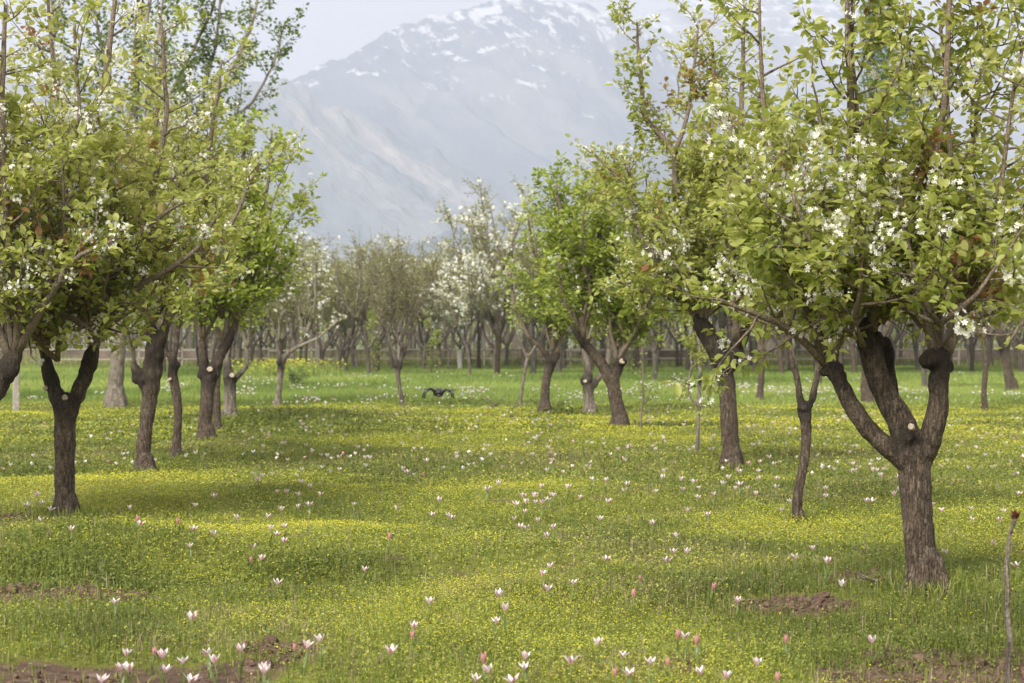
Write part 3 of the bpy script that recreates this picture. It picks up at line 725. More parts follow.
# ---- right side, nearest first
build_tree(T0, 927, 592, 'largest front pear tree at right with three burled limbs and one white pruning scar',
  limbs=[[(927, 600, 44), (922, 560, 39), (918, 520, 37), (915, 480, 40), (913, 455, 44)],
         [(913, 462, 38, 0), (893, 452, 26, -.03), (868, 430, 24, -.05), (850, 405, 23, -.05), (838, 382, 24, -.04), (832, 368, 25, 0)],
         [(912, 460, 38, 0), (903, 425, 34, .03), (888, 398, 29, .05), (877, 372, 27, .05), (870, 345, 28, .05), (868, 330, 24, .05), (880, 318, 17, .05)],
         [(908, 455, 22, .12), (901, 420, 20, .2), (897, 385, 18, .22), (893, 352, 15, .22), (891, 338, 6, .22)],
         [(917, 465, 34, 0), (928, 440, 29, -.04), (935, 415, 26, -.05), (938, 385, 26, -.05), (939, 362, 27, -.05)]],
  knobs=[(831, 371, 26, 0), (938, 360, 28, -.05), (872, 338, 20, .05), (893, 356, 16, .22), (905, 440, 16, -.05)],
  shoots=[[(826, 365, 9, 0), (800, 338, 8, -.1), (775, 322, 7, -.2), (742, 312, 5, -.3), (712, 300, 3, -.4)],
          [(832, 365, 11, 0), (837, 335, 9, 0), (838, 310, 7, 0), (850, 270, 6, 0), (845, 200, 5, 0), (858, 120, 4, 0), (850, 30, 3, 0), (855, -60, 2, 0)],
          [(828, 362, 12, 0), (812, 330, 11, .1), (806, 270, 10, .15), (800, 215, 9, .2), (788, 190, 8, .2), (770, 130, 6, .2), (760, 50, 4, .2), (765, -30, 2, .2)],
          [(872, 330, 14, .05), (878, 295, 11, 0), (862, 240, 9, 0), (850, 180, 9, 0), (850, 110, 8, -.05), (846, 30, 6, -.05), (845, -60, 3, 0)],
          [(880, 320, 14, .05), (900, 295, 10, 0), (912, 258, 9, -.05), (915, 240, 9, -.05), (926, 190, 8, -.1), (938, 120, 7, -.1), (945, 40, 6, -.1), (952, -50, 3, -.1)],
          [(912, 258, 7, -.05), (940, 235, 6, -.05), (948, 180, 5, -.1), (942, 110, 4, -.1), (940, 20, 3, 0)],
          [(932, 352, 11, -.05), (925, 325, 8, -.1), (914, 295, 7, -.15), (905, 260, 5, -.2), (893, 200, 3, -.3)],
          [(938, 350, 9, 0), (943, 325, 7, .05), (947, 290, 6, .1), (962, 230, 5, .1), (975, 150, 4, .15), (985, 60, 3, .2), (1010, 0, 2, .2)],
          [(946, 352, 11, -.05), (957, 328, 10, -.05), (968, 300, 8, 0), (985, 250, 7, 0), (1000, 180, 5, -.1), (1010, 90, 4, -.1), (1030, 0, 3, -.1)],
          [(945, 352, 9, .1), (960, 335, 8, .3), (980, 305, 6, .5), (1020, 280, 5, .7), (1060, 250, 3, .8)],
          [(860, 345, 7, -.1), (845, 320, 6, -.3), (820, 290, 5, -.45), (800, 250, 4, -.5), (780, 200, 3, -.6)]],
  auto=[(872, 330, .05, 2, 1.4, .8, 0), (938, 352, -.05, 2, 1.5, .9, .15), (831, 362, 0, 3, 1.5, .85, -.15), (845, 335, -.2, 4, .9, 2.2, -.3), (930, 325, -.3, 5, .9, 2.2, 0)],
  cuts=[(907, 426, 11, -.14, -.4), (834, 352, 4, -.1, -.5)], seed=11, P=dict(bl=.19, bs=3, ros=.85, side=1.0, sup=.05), vox=.011, rough=.009, leaf=.068, per=6, droop=.5)
build_tree(T0, 800, 525, 'slender crooked young pear tree with knotted fork left of the largest tree', 
  limbs=[[(800, 530, 15), (797, 505, 13), (800, 482, 12), (805, 455, 12), (806, 430, 13), (805, 412, 15)], [(804, 412, 12), (799, 390, 9), (795, 370, 8), (788, 345, 7)], [(807, 412, 11), (813, 395, 8), (818, 365, 7), (817, 340, 6)]],
  knobs=[(805, 407, 15)], shoots=[[(795, 370, 7), (785, 330, 6), (778, 270, 5), (770, 200, 4), (772, 120, 2)], [(818, 350, 6), (815, 300, 5), (822, 240, 4), (815, 160, 3)]],
  auto=[(790, 345, 0, 3, 1.6, .5, -.1)], seed=12, P=dict(bl=.2, bs=5), vox=.011, rough=.008)
build_tree(T0, 732, 470, 'stout straight pear trunk leaning left at its fork, right of the middle gap',
  limbs=[[(732, 474, 25), (731, 450, 22), (729, 420, 22), (727, 390, 21), (725, 368, 23)], [(726, 372, 22), (716, 350, 22), (706, 333, 20), (698, 318, 14)], [(728, 370, 18), (736, 348, 16), (746, 330, 14), (752, 318, 9)]],
  knobs=[(724, 362, 20), (703, 328, 17), (738, 345, 15)],
  shoots=[[(700, 320, 9), (685, 270, 8), (676, 220, 7), (674, 150, 6), (645, 120, 5), (640, 70, 4), (637, 22, 2)], [(674, 155, 5), (690, 110, 4), (695, 60, 3), (698, 28, 2)],
          [(700, 322, 8), (690, 305, 6), (665, 295, 5), (640, 290, 4), (615, 280, 3)], [(704, 320, 9), (712, 260, 7), (708, 190, 6), (716, 110, 5), (712, 40, 3)],
          [(690, 290, 6, .2), (665, 240, 5, .3), (640, 200, 4, .3), (612, 168, 3, .3), (592, 148, 2, .3)], [(688, 300, 6, -.2), (655, 262, 5, -.3), (632, 220, 4, -.3), (628, 165, 2, -.3)],
          [(748, 322, 9), (745, 260, 7), (738, 180, 6), (742, 90, 5), (745, 0, 3)], [(752, 320, 8), (770, 270, 6), (790, 200, 5), (800, 110, 3)], [(735, 340, 7, -.2), (728, 280, 6, -.5), (722, 200, 5, -.7), (725, 120, 3, -.8)]],
  auto=[(702, 325, 0, 5, 2.2, .7, -.2), (745, 330, 0, 5, 2.3, .6, .1), (705, 318, 0, 6, 1.6, 2.0, -.3)], seed=13, P=dict(bl=.15, side=.95), leaf=.080, per=5, vox=.016)
build_tree(T0, 620, 430, 'reddish pear tree with one long limb sweeping left and a pale topped stub',
  limbs=[[(620, 434, 20), (619, 415, 17), (615, 395, 17), (612, 378, 18)], [(612, 382, 15), (617, 370, 12), (621, 360, 11)], [(612, 382, 18), (603, 366, 14), (593, 353, 13), (583, 342, 12), (575, 328, 9)]],
  knobs=[(620, 362, 11), (583, 342, 10)], shoots=[[(578, 332, 8), (570, 300, 6), (560, 270, 5), (562, 220, 4), (556, 185, 2)], [(583, 338, 7), (590, 290, 6), (600, 240, 5), (596, 190, 3)], [(620, 360, 6), (640, 320, 5), (652, 270, 4), (660, 210, 3)]],
  auto=[(580, 335, 0, 6, 3.0, .6, 0), (618, 362, 0, 6, 3.2, .8, .3), (630, 330, 0, 4, 2.6, .8, .3)], cuts=[(622, 361, 9, -.12, .2)], seed=14, P=dict(side=.95, gap=.15, seg=.11, bl=.10, ts=3), leaf=.10, per=5, vox=.022, rough=.014, leafmat='bright_leaf')
build_tree(T0, 590, 415, 'pale barked pear tree with low fork just behind the reddish one',
  limbs=[[(590, 418, 15), (589, 400, 13), (588, 385, 13)], [(588, 387, 12), (588, 370, 9), (584, 350, 8)], [(590, 390, 9), (600, 376, 7), (607, 368, 6), (609, 350, 6)]], knobs=[(587, 381, 11)],
  auto=[(585, 352, 0, 6, 3.2, .45, 0), (609, 350, 0, 3, 2.6, .45, .1)], cuts=[(585, 381, 6, -.12, -.2)], seed=15, P=dict(side=.8, gap=.18, seg=.13, bl=.05, ts=3), leaf=.10, per=5, detail=1, vox=.025, bark='bark_pale', leafmat='bright_leaf')
build_tree(T0, 545, 415, 'bright green pear tree with curved trunk, leftmost of the right group',
  limbs=[[(545, 418, 15), (545, 400, 12), (546, 382, 11), (550, 366, 12), (556, 354, 11)], [(552, 362, 8), (541, 348, 6), (530, 338, 5)]], knobs=[(553, 360, 10)],
  shoots=[[(556, 354, 6), (566, 310, 5), (560, 260, 4), (552, 205, 2)], [(530, 340, 4), (515, 310, 3), (510, 270, 2)], [(553, 350, 5), (540, 290, 4), (528, 215, 2)]],
  auto=[(554, 352, 0, 8, 3.2, .85, -.05)], seed=16, P=dict(side=.95, gap=.17, seg=.13, bl=.03, ts=3), leaf=.10, per=5, detail=1, vox=.025, leafmat='bright_leaf')
build_tree('sapling', 697, 455, 'thin crooked grey sapling with yellow green tip left of the stout trunk', 'sapling',
  limbs=[[(697, 458, 6), (698, 430, 5), (699, 400, 5), (700, 378, 5)], [(698, 406, 4), (690, 396, 3), (689, 382, 3), (692, 365, 3)]], knobs=[(700, 380, 6)],
  shoots=[[(700, 378, 4), (700, 350, 3), (697, 320, 2)], [(692, 365, 3), (690, 345, 2)]], seed=17, P=dict(side=.25, gap=.12, seg=.08, bl=.0), leaf=.07, per=5, vox=.014, rough=.004, bark='bark_pale')
build_tree('sapling', 641, 432, 'wispy leafy sapling right of the reddish pear tree', 'sapling', shoots=[[(641, 434, 2.5), (642, 400, 2), (643, 372, 1.6), (642, 345, 1)]],
  seed=18, P=dict(side=.3, gap=.1, seg=.08, bl=.0), leaf=.05, per=3, leafmat='poplar_leaf')
build_tree('sapling', 519, 407, 'thin pale leaning sapling left of the bright green pear tree', 'sapling', limbs=[[(519, 410, 5), (522, 390, 4), (525, 370, 4), (528, 355, 4)], [(528, 360, 4), (522, 347, 3), (518, 336, 3)], [(528, 358, 3), (536, 345, 3)]],
  auto=[(519, 338, 0, 2, 1.0, .5, -.2)], seed=19, P=dict(side=.3, gap=.2, seg=.12, bl=.6), leaf=.08, per=4, detail=1, vox=.02, rough=.006, bark='bark_pale')
b_r = Vector((3.45, 10.6, float(gz(3.45, 10.6))))
build_tree(T0, 1228, 700, 'nearest pear tree just outside the right edge, its blossoming branch hanging into view', base=b_r,
  limbs=[[(1228, 706, 55), (1225, 600, 46), (1222, 500, 48), (1220, 440, 54)], [(1218, 450, 40), (1190, 390, 34), (1165, 340, 32)], [(1222, 450, 40), (1260, 380, 34), (1290, 320, 30)]], knobs=[(1163, 335, 30), (1290, 320, 30)],
  shoots=[[(1155, 330, 12), (1110, 300, 10, -.1), (1070, 290, 8, -.1), (1040, 300, 6, -.1), (1014, 325, 4, -.1), (1002, 352, 3, -.1)], [(1160, 325, 12), (1120, 240, 10), (1085, 150, 8), (1060, 60, 6), (1040, -40, 4)],
          [(1165, 325, 12), (1150, 200, 9), (1160, 80, 7), (1150, -80, 4)], [(1290, 315, 12), (1300, 200, 9), (1290, 60, 7), (1300, -80, 4)]],
  auto=[(1165, 330, 0, 4, 1.7, .7, -.1), (1290, 315, 0, 4, 1.7, .7, .1)], seed=20, P=dict(bl=.28, bclump=1, side=.7), leaf=.060, per=5, blsize=.034, blper=7)
build_tree(T0, 985, 412, 'slim pear tree among the far right trees behind the largest tree', limbs=[[(985, 415, 8), (984, 390, 7), (986, 360, 7), (982, 335, 6)]], auto=[(983, 340, 0, 7, 3.4, .55, 0)],
  seed=21, P=dict(side=.9, gap=.2, seg=.14, bl=.05, ts=3), leaf=.10, per=4, detail=1, vox=.03)
build_tree(T0, 868, 405, 'dark pear tree seen between the limbs of the largest tree', limbs=[[(868, 408, 15), (866, 385, 13), (868, 360, 13)], [(868, 364, 10), (858, 340, 8), (850, 322, 6)], [(868, 364, 10), (880, 342, 8), (890, 325, 6)]],
  auto=[(852, 325, 0, 5, 3.2, .55, -.1), (888, 328, 0, 5, 3.2, .55, .1)], seed=22, P=dict(side=.9, gap=.2, seg=.14, bl=.06, ts=3), leaf=.10, per=4, detail=1, vox=.03)
build_tree(T0, 1012, 392, 'pear tree with thick dark trunk at the far right edge behind the others', limbs=[[(1012, 395, 14), (1008, 370, 12), (1003, 345, 12), (996, 320, 9)]], knobs=[(1003, 345, 10)], auto=[(1000, 335, 0, 7, 3.8, .6, 0)],
  seed=23, P=dict(side=1.0, gap=.24, seg=.16, bl=.05, ts=3), leaf=.12, per=4, detail=1, vox=.035)
build_tree(T0, 760, 400, 'small far pear tree half hidden behind the stout straight trunk', limbs=[[(760, 403, 9), (761, 380, 8), (763, 350, 7)]], auto=[(762, 352, 0, 7, 3.6, .6, 0)],
  seed=24, P=dict(side=.9, gap=.22, seg=.15, bl=.05, ts=3), leaf=.11, per=4, detail=1, vox=.03)

# ---- left side, nearest first
LP = dict(side=1.0, bl=.28, sup=.02, ros=.58, twig=.38)
build_tree(T0, 66, 518, 'front left pear tree with a low broad fork and two pale pruning scars',
  limbs=[[(66, 523, 28), (65, 490, 25), (65, 455, 26), (65, 425, 27), (66, 404, 30)], [(64, 410, 25), (54, 390, 18), (50, 372, 18), (46, 358, 14), (42, 345, 10)], [(68, 412, 25), (78, 392, 19), (86, 372, 19), (92, 356, 17), (96, 340, 11)]],
  knobs=[(52, 374, 14), (88, 366, 17), (66, 404, 15)],
  shoots=[[(46, 355, 9), (30, 310, 8, 0), (22, 270, 8, 0), (40, 215, 8, 0), (70, 170, 8, -.1), (95, 120, 7, -.1), (110, 60, 6, -.1), (118, -10, 4, -.1)],
          [(94, 345, 9), (88, 310, 8), (105, 280, 7, -.2), (125, 255, 6, -.3), (150, 230, 5, -.3), (190, 205, 3, -.4)], [(94, 345, 9), (120, 300, 8, -.1), (165, 275, 6, -.2), (200, 250, 5, -.2), (220, 215, 3, -.2)],
          [(92, 342, 9), (95, 280, 7, .2), (85, 200, 6, .3), (60, 130, 5, .3), (45, 60, 4, .3), (40, -20, 3, .3)], [(96, 342, 8), (110, 270, 7, .1), (150, 190, 6, .1), (165, 110, 5, .1), (160, 20, 3, .1)],
          [(44, 350, 8), (20, 310, 7), (-15, 270, 5), (-40, 210, 3)], [(60, 360, 6, -.1), (66, 330, 5, -.3), (75, 310, 4, -.5), (110, 335, 3, -.6)], [(60, 360, 6, -.1), (40, 335, 5, -.3), (18, 330, 4, -.5), (-5, 345, 3, -.6)]],
  auto=[(46, 350, 0, 5, 2.3, .7, -.1), (94, 342, 0, 6, 2.3, .7, .15), (46, 340, -.1, 3, 1.2, 2.2, -.3), (95, 335, -.1, 4, 1.3, 2.2, .5)], cuts=[(68, 397, 9, -.14, .1), (47, 388, 8, -.08, -.9)], seed=31, P=dict(**LP), leaf=.082, per=5, vox=.012, rough=.010)
build_tree(T0, 145, 475, 'thick left pear trunk leaning right, second in the left row',
  limbs=[[(143, 479, 23), (143, 455, 18), (146, 425, 18), (150, 395, 20), (152, 372, 24), (154, 350, 23)], [(153, 356, 20), (153, 335, 14), (150, 320, 10)], [(156, 352, 18), (163, 335, 12), (168, 318, 9)], [(147, 385, 14), (138, 372, 12), (134, 364, 9)]],
  knobs=[(141, 380, 13), (155, 355, 18), (152, 330, 12)],
  shoots=[[(151, 320, 9), (140, 260, 7), (150, 190, 6), (158, 110, 5), (165, 30, 3)], [(168, 320, 9), (185, 285, 7, -.2), (215, 255, 6, -.3), (240, 215, 4, -.3), (262, 165, 3, -.3)], [(168, 318, 8), (180, 250, 7), (205, 180, 6), (215, 110, 4), (222, 60, 2)], [(150, 322, 8), (130, 280, 6), (100, 220, 5), (90, 140, 3)]],
  auto=[(152, 325, 0, 7, 2.6, .65, 0), (168, 318, 0, 5, 2.6, .65, .25), (158, 310, -.1, 5, 1.6, 2.0, .2)], seed=32, P=dict(**LP), leaf=.086, per=5, vox=.016)
build_tree(T0, 176, 461, 'slim pear tree with bent grey trunk, third in the left row',
  limbs=[[(176, 464, 15), (177, 440, 11), (178, 410, 11), (174, 380, 12), (172, 360, 11)], [(173, 365, 9), (176, 345, 7), (178, 325, 6)], [(173, 365, 8), (166, 350, 7), (164, 330, 6)]], knobs=[(173, 368, 11)],
  auto=[(178, 328, 0, 6, 2.7, .6, .2), (164, 332, 0, 3, 2.4, .6, 0)], cuts=[(171, 379, 5, -.1, -.3)], seed=33, P=dict(side=.9, gap=.15, seg=.1, bl=.2, ts=3, ros=.7), leaf=.092, per=5, vox=.018)
build_tree(T0, 207, 443, 'pear tree with bare forked trunk leaning right, fourth in the left row',
  limbs=[[(204, 447, 20), (205, 425, 17), (207, 400, 17), (208, 380, 18)], [(207, 385, 16), (204, 362, 11), (202, 340, 9)], [(209, 384, 17), (217, 362, 13), (226, 345, 12), (234, 328, 9), (238, 315, 7)]], knobs=[(208, 374, 14), (228, 342, 10)],
  shoots=[[(236, 318, 6), (243, 270, 5), (262, 220, 4), (270, 170, 3), (272, 130, 2)], [(236, 320, 6), (255, 295, 5), (275, 280, 4), (292, 262, 2)], [(226, 335, 6), (232, 270, 5), (240, 190, 4), (248, 120, 3)]],
  auto=[(236, 320, 0, 6, 2.8, .55, .1), (203, 340, 0, 5, 2.8, .6, 0), (222, 318, 0, 7, 1.8, 1.8, .1)], cuts=[(211, 369, 9, -.12, .1)], seed=34, P=dict(side=.9, gap=.15, seg=.11, bl=.16, ts=3, ros=.7), leaf=.10, per=5, vox=.02, leafmat='bright_leaf')
build_tree(T0, 217, 432, 'dark narrow pear trunk standing right behind the fourth left tree',
  limbs=[[(217, 435, 12), (217, 410, 10), (216, 385, 10), (220, 360, 9), (222, 340, 8)]], auto=[(222, 342, 0, 7, 3.0, .6, .05)], seed=35, P=dict(side=.9, gap=.18, seg=.13, bl=.07, ts=3), leaf=.09, per=5, detail=1, vox=.024, leafmat='bright_leaf')
build_tree(T0, 230, 420, 'pale barked pear tree with short trunk and bent side limb, last in the left row',
  limbs=[[(229, 423, 17), (230, 400, 15), (230, 380, 15)], [(231, 382, 9), (240, 374, 6), (247, 364, 6), (246, 345, 5)], [(229, 382, 12), (227, 360, 9), (230, 340, 8)]], knobs=[(230, 377, 13)],
  auto=[(247, 348, 0, 5, 2.8, .5, .1), (229, 342, 0, 5, 3.0, .6, 0)], cuts=[(233, 375, 8, -.15, .1)], seed=36, P=dict(side=.9, gap=.18, seg=.13, bl=.07, ts=3), leaf=.095, per=5, detail=1, vox=.024, bark='bark_pale', leafmat='bright_leaf')
build_tree(T0, 277, 408, 'small blossoming tree with dark stem and pale forked limbs right of the left row', limbs=[[(277, 411, 9), (279, 390, 7), (281, 366, 8)], [(281, 368, 8), (286, 355, 6), (297, 347, 5), (306, 336, 4), (315, 318, 3)], [(281, 368, 7), (279, 352, 5), (276, 340, 4)]], knobs=[(281, 364, 8)],
  shoots=[[(306, 336, 3), (316, 300, 2.2), (312, 265, 1.6), (318, 238, 1)], [(277, 342, 4), (285, 300, 3), (292, 255, 2), (300, 235, 1.5)], [(297, 347, 3.5), (318, 338, 3), (338, 320, 2)]],
  auto=[(278, 342, 0, 4, 2.2, .7, -.1), (305, 336, 0, 4, 2.2, .7, .2)], seed=37, P=dict(side=.75, gap=.2, seg=.14, bl=.32, ts=3, thick=1.6), leaf=.085, per=3, detail=1, blper=5, blsize=.05, vox=.025, bark='bark_pale', leafmat='olive_leaf')
build_tree(T0, -48, 530, 'pear tree at the left edge with a thick dark leaning limb', limbs=[[(-48, 536, 30), (-46, 490, 27), (-42, 455, 28)], [(-42, 460, 26), (-22, 425, 22), (-4, 392, 22), (7, 370, 26), (16, 352, 18)], [(-44, 460, 26), (-58, 420, 22), (-66, 380, 20)]], knobs=[(8, 372, 22), (-58, 378, 22)],
  shoots=[[(16, 352, 10), (24, 300, 8, -.2), (14, 240, 8, -.3), (12, 180, 7, -.3), (10, 100, 6, -.3), (14, 10, 4, -.3)], [(10, 358, 9), (-10, 300, 7), (0, 220, 6), (-10, 120, 5), (-5, 20, 3)], [(18, 352, 9), (55, 300, 7, -.3), (80, 260, 5, -.4), (130, 240, 3, -.5)], [(16, 355, 8), (50, 280, 6, .2), (60, 200, 5, .2), (75, 110, 4, .2), (70, 20, 3, .2)]],
  auto=[(14, 355, 0, 5, 2.2, .7, .1), (-58, 375, 0, 5, 2.0, .7, -.1)], seed=38, P=dict(**LP), leaf=.080, per=5, vox=.016)

# ---- tall trees behind
b = at(115, 408)
TALL = dict(side=2.2, gap=.35, twig=.5, twl=.5, ros=.75, bl=0, seg=.2, ts=3, thick=2.0, tw=.03, up=.45, wob=.3, sup=.3, lup=.4, lwob=.14)
build_tree('poplar_tree', 115, 408, 'tall grey trunked poplar rising behind the left row of pear trees', 'poplar', limbs=[[(113, 412, 24), (116, 380, 19), (120, 330, 17), (126, 230, 15), (133, 120, 12), (140, 0, 10), (144, -80, 7)]],
  shoots=[[(118, 330, 6), (95, 250, 5, -.4), (75, 150, 4, -.6), (60, 60, 3, -.7), (55, -40, 2, -.8)], [(124, 260, 6), (160, 190, 5, .2), (195, 120, 4, .3), (215, 40, 3, .3), (225, -60, 2, .3)], [(128, 215, 6), (175, 140, 5, -.4), (225, 90, 4, -.5), (255, 30, 3, -.6), (270, -50, 2, -.6)],
          [(132, 150, 5), (175, 80, 4, .3), (210, 10, 3, .3), (235, -80, 2, .3)], [(132, 140, 5), (105, 70, 4, .2), (85, -30, 2, .2)], [(126, 230, 5, -.3), (150, 150, 4, -1), (165, 60, 3, -1.4), (180, -50, 2, -1.5)], [(136, 90, 5), (150, 0, 4), (160, -90, 2)],
          [(150, 175, 4, .3), (215, 130, 3.5, .5), (250, 100, 3, .6), (272, 60, 2, .6), (282, 20, 1.5, .6)]],
  seed=41, P={**TALL, 'side': 1.35, 'gap': .2, 'ros': .95, 'thick': 1.3}, leaf=.125, per=6, detail=1, vox=.05, rough=.02, bark='bark_pale', leafmat='poplar_leaf', red=0, droop=.6)
build_tree('ash_tree', 878, 376, 'tall blue green feathery tree rising behind the crown of the largest tree', 'tree', limbs=[[(878, 380, 14), (878, 330, 12), (882, 250, 10), (880, 190, 9), (872, 120, 7), (868, 50, 5)], [(882, 245, 8), (900, 190, 6), (912, 130, 5)]],
  auto=[(880, 200, 0, 7, 4.8, .62, 0), (878, 130, 0, 7, 4.5, .5, -.05), (908, 140, 0, 6, 4.0, .5, .15), (880, 270, 0, 7, 4.2, .9, 0), (872, 60, 0, 5, 3.6, .5, 0)],
  seed=42, P={**TALL, 'side': 1.25, 'gap': .34, 'ros': .95}, leaf=.17, per=6, detail=1, vox=.06, rough=.03, bark='bark_far', leafmat='ash_leaf', red=0, droop=.4)

# ---- middle distance single trees
build_tree('apple_tree', 402, 408, 'sparse bare looking apple tree with thin wavy stem in the centre', 'apple tree',
  limbs=[[(402, 410, 6), (401, 395, 5), (398, 378, 6), (398, 366, 7)], [(398, 368, 6), (393, 352, 4), (389, 335, 3)], [(399, 368, 6), (403, 354, 5), (408, 340, 4), (412, 325, 3)], [(402, 400, 3), (406, 394, 2.5)]], knobs=[(398, 366, 6), (404, 352, 5)],
  auto=[(390, 336, 0, 7, 2.4, .75, -.18), (411, 326, 0, 7, 2.2, .75, .18), (399, 345, 0, 4, 2.6, .6, 0)],
  seed=51, P=dict(side=.75, gap=.14, seg=.12, bl=.0, ts=3, thick=1.0, ros=.6, twig=.7, twl=.4, up=.8, lr=.015), leaf=.042, per=3, detail=1, vox=.022, rough=.008, bark='bark_far', leafmat='olive_leaf', red=0)

# ------------------------------------------------------------------ far orchard rows: prototypes, then copies of each thing with its parts
def proto(kind, seed):
    FP = dict(side=1.35, gap=.30, twig=.75, twl=.55, ros=.85, seg=.24, ts=3, thick=3.2, tw=.03, up=.5, wob=.4, sup=.2, lup=.35, lwob=.3, bl=0)
    t = Tree(seed); r = t.r
    h0 = r.uniform(1.1, 1.7); w_ = r.uniform(.17, .27)
    lean = r.uniform(-.25, .25)
    t.limbs.append(([(0, 0, -.1), (lean * .3, 0, h0 * .5), (lean, 0, h0)], [w_ * .55, w_ * .42, w_ * .45]))
    n = r.choice([2, 3, 3])
    for k in range(n):
        a = k * 2 * pi / n + r.random() * 1.2; dx, dy = cos(a), sin(a); L_ = r.uniform(.9, 1.6)
        e = (lean + dx * L_ * .55, dy * L_ * .55, h0 + L_)
        t.limbs.append(([(lean, 0, h0 * .95), (lean + dx * L_ * .35, dy * L_ * .35, h0 + L_ * .45), e], [w_ * .36, w_ * .28, w_ * .22]))
        t.knobs.append((*e, w_ * .34))
        for j in range(4):
            b_ = r.random() * 2 * pi
            d = norm((cos(b_) * .55 + dx * .25, sin(b_) * .55 + dy * .25, 1)); ln = r.uniform(2.0, 3.6) * (1.25 if kind == 'tall' else 1)
            q, qr = t.grow(e, d, ln, .05, .016, .35, .3, .3)
            PP = {**FP}
            if kind == 'white': PP['bl'] = .55
            if kind == 'mixed': PP['bl'] = .2
            if kind == 'tall': PP['bl'] = .3
            t.leader(q, qr, PP, 4)
    me = t.wood(.05, .02); out = {'trunk': me}
    if kind == 'bare': out['crown'] = t.leaves(4, .10, 1, (.1, 1), 0)
    elif kind == 'green': out['crown'] = t.leaves(6, .16, 1, (.1, 1), 0)
    else: out['crown'] = t.leaves(4, .12, 1, (.2, 1), 0)
    if kind in ('white', 'mixed', 'tall'): out['blossoms'] = t.blossoms(6, .10, 1, .13)
    mats = {'bare': 'olive_leaf', 'green': 'bright_leaf', 'mixed': 'olive_leaf', 'white': 'olive_leaf', 'tall': 'olive_leaf'}
    out['trunk'].materials.append(M['bark_far'] if seed % 2 else M['bark'])
    if out['crown']: out['crown'].materials.append(M[mats[kind]])
    if out.get('blossoms'): out['blossoms'].materials.append(M['petal'])
    return out
PR = {k: [proto(k, sd) for sd in seeds] for k, seeds in {'bare': (201, 202, 203), 'green': (204, 205), 'mixed': (206, 207), 'white': (208, 209), 'tall': (210,)}.items()}
LB = {'bare': ('orchard_tree', 'grey brown orchard tree with few leaves in the far rows before the wall', 'orchard tree', 'bare orchard trees of the far rows'),
      'green': ('orchard_tree', 'fresh green orchard tree in the far rows before the wall', 'orchard tree', 'green orchard trees of the far rows'),
      'mixed': ('orchard_tree', 'olive orchard tree with scattered pale blossom in the far rows before the wall', 'orchard tree', 'olive orchard trees of the far rows'),
      'white': ('blossoming_tree', 'far orchard tree covered in cream white blossom', 'orchard tree', 'white blossoming trees of the far rows')}
fr = random.Random(77)
def place_far(kind, x, y, sc, rz, label=None, zs=1.0, group=True):
    pr = fr.choice(PR[kind]) if kind != 'tall' else PR['tall'][0]
    nm, lb, ct, gr = LB.get(kind, LB['white'])
    root = link(nm, None); root.location = (x, y, float(gz(x, y))); root.rotation_euler = (0, 0, rz); root.scale = (sc, sc, sc * zs)
    if label: tag(root, label, ct)
    else: tag(root, lb, ct, gr)
    for part, me in pr.items():
        if me is None: continue
        o = bpy.data.objects.new(part, me); C.objects.link(o); o.parent = root
    return root
def fx(px, d): return (px - 512) / F_PX * d
# single far trees the photo lets one tell apart
place_far('tall', fx(497, 116), 116, 1.32, .6, 'tall dark limbed tree with cream blossom rising in the centre distance', 1.12)
place_far('white', fx(470, 112), 112, 1.05, 2.2, 'lower cream blossoming tree left of the tall centre one')
place_far('white', fx(448, 135), 135, .85, 1.0, 'small round white blossoming tree at the centre of the far rows')
place_far('bare', fx(347, 128), 128, .95, .3, 'far grey tree with black forked trunk left of the centre')
for row, (d, n_) in enumerate([(117, 12), (125, 18), (133, 20), (141, 22), (149, 24), (156, 26), (163, 26), (170, 26)]):
    for k in range(n_):
        px = 150 + (k + fr.uniform(-.35, .35) + (row % 2) * .5) * 960 / n_
        if row < 2 and 435 < px < 520: continue
        kind = fr.choices(['bare', 'mixed', 'green', 'white'], [.62, .26, .05, .07] if px < 540 else [.35, .25, .38, .02])[0]
        dd = d + fr.uniform(-3, 3)
        sc = fr.uniform(1.0, 1.32) * (1.08 if px < 540 else 1.18)
        place_far(kind, fx(px, dd), dd, sc, fr.random() * 6.28)
# nearer green trees filling in behind the right and left groups
for k, (px, d, sc, kind) in enumerate([(655, 92, .95, 'green'), (700, 84, 1.0, 'green'), (820, 88, 1.0, 'green'), (925, 80, 1.0, 'mixed'), (170, 92, .95, 'green'), (1050, 78, 1.0, 'green')]):
    place_far(kind, fx(px, d), d, sc, fr.random() * 6.28)
# saplings with fresh leaves in front of far rows
for k, (px, d, lab) in enumerate([(372, 122, 'narrow lime green young tree left of the centre apple tree'), (431, 120, 'narrow lime green young tree right of the centre apple tree')]):
    x = fx(px, d)
    build_tree('young_tree', px, 375, lab, 'young tree', base=Vector((x, d, 0)), shoots=[[(px, 377, 2.5), (px + 1, 350, 2), (px, 315, 1)]], seed=400 + k, P=dict(side=.7, gap=.22, seg=.2, ts=3, thick=2, bl=0), leaf=.16, per=4, detail=1, leafmat='bright_leaf')

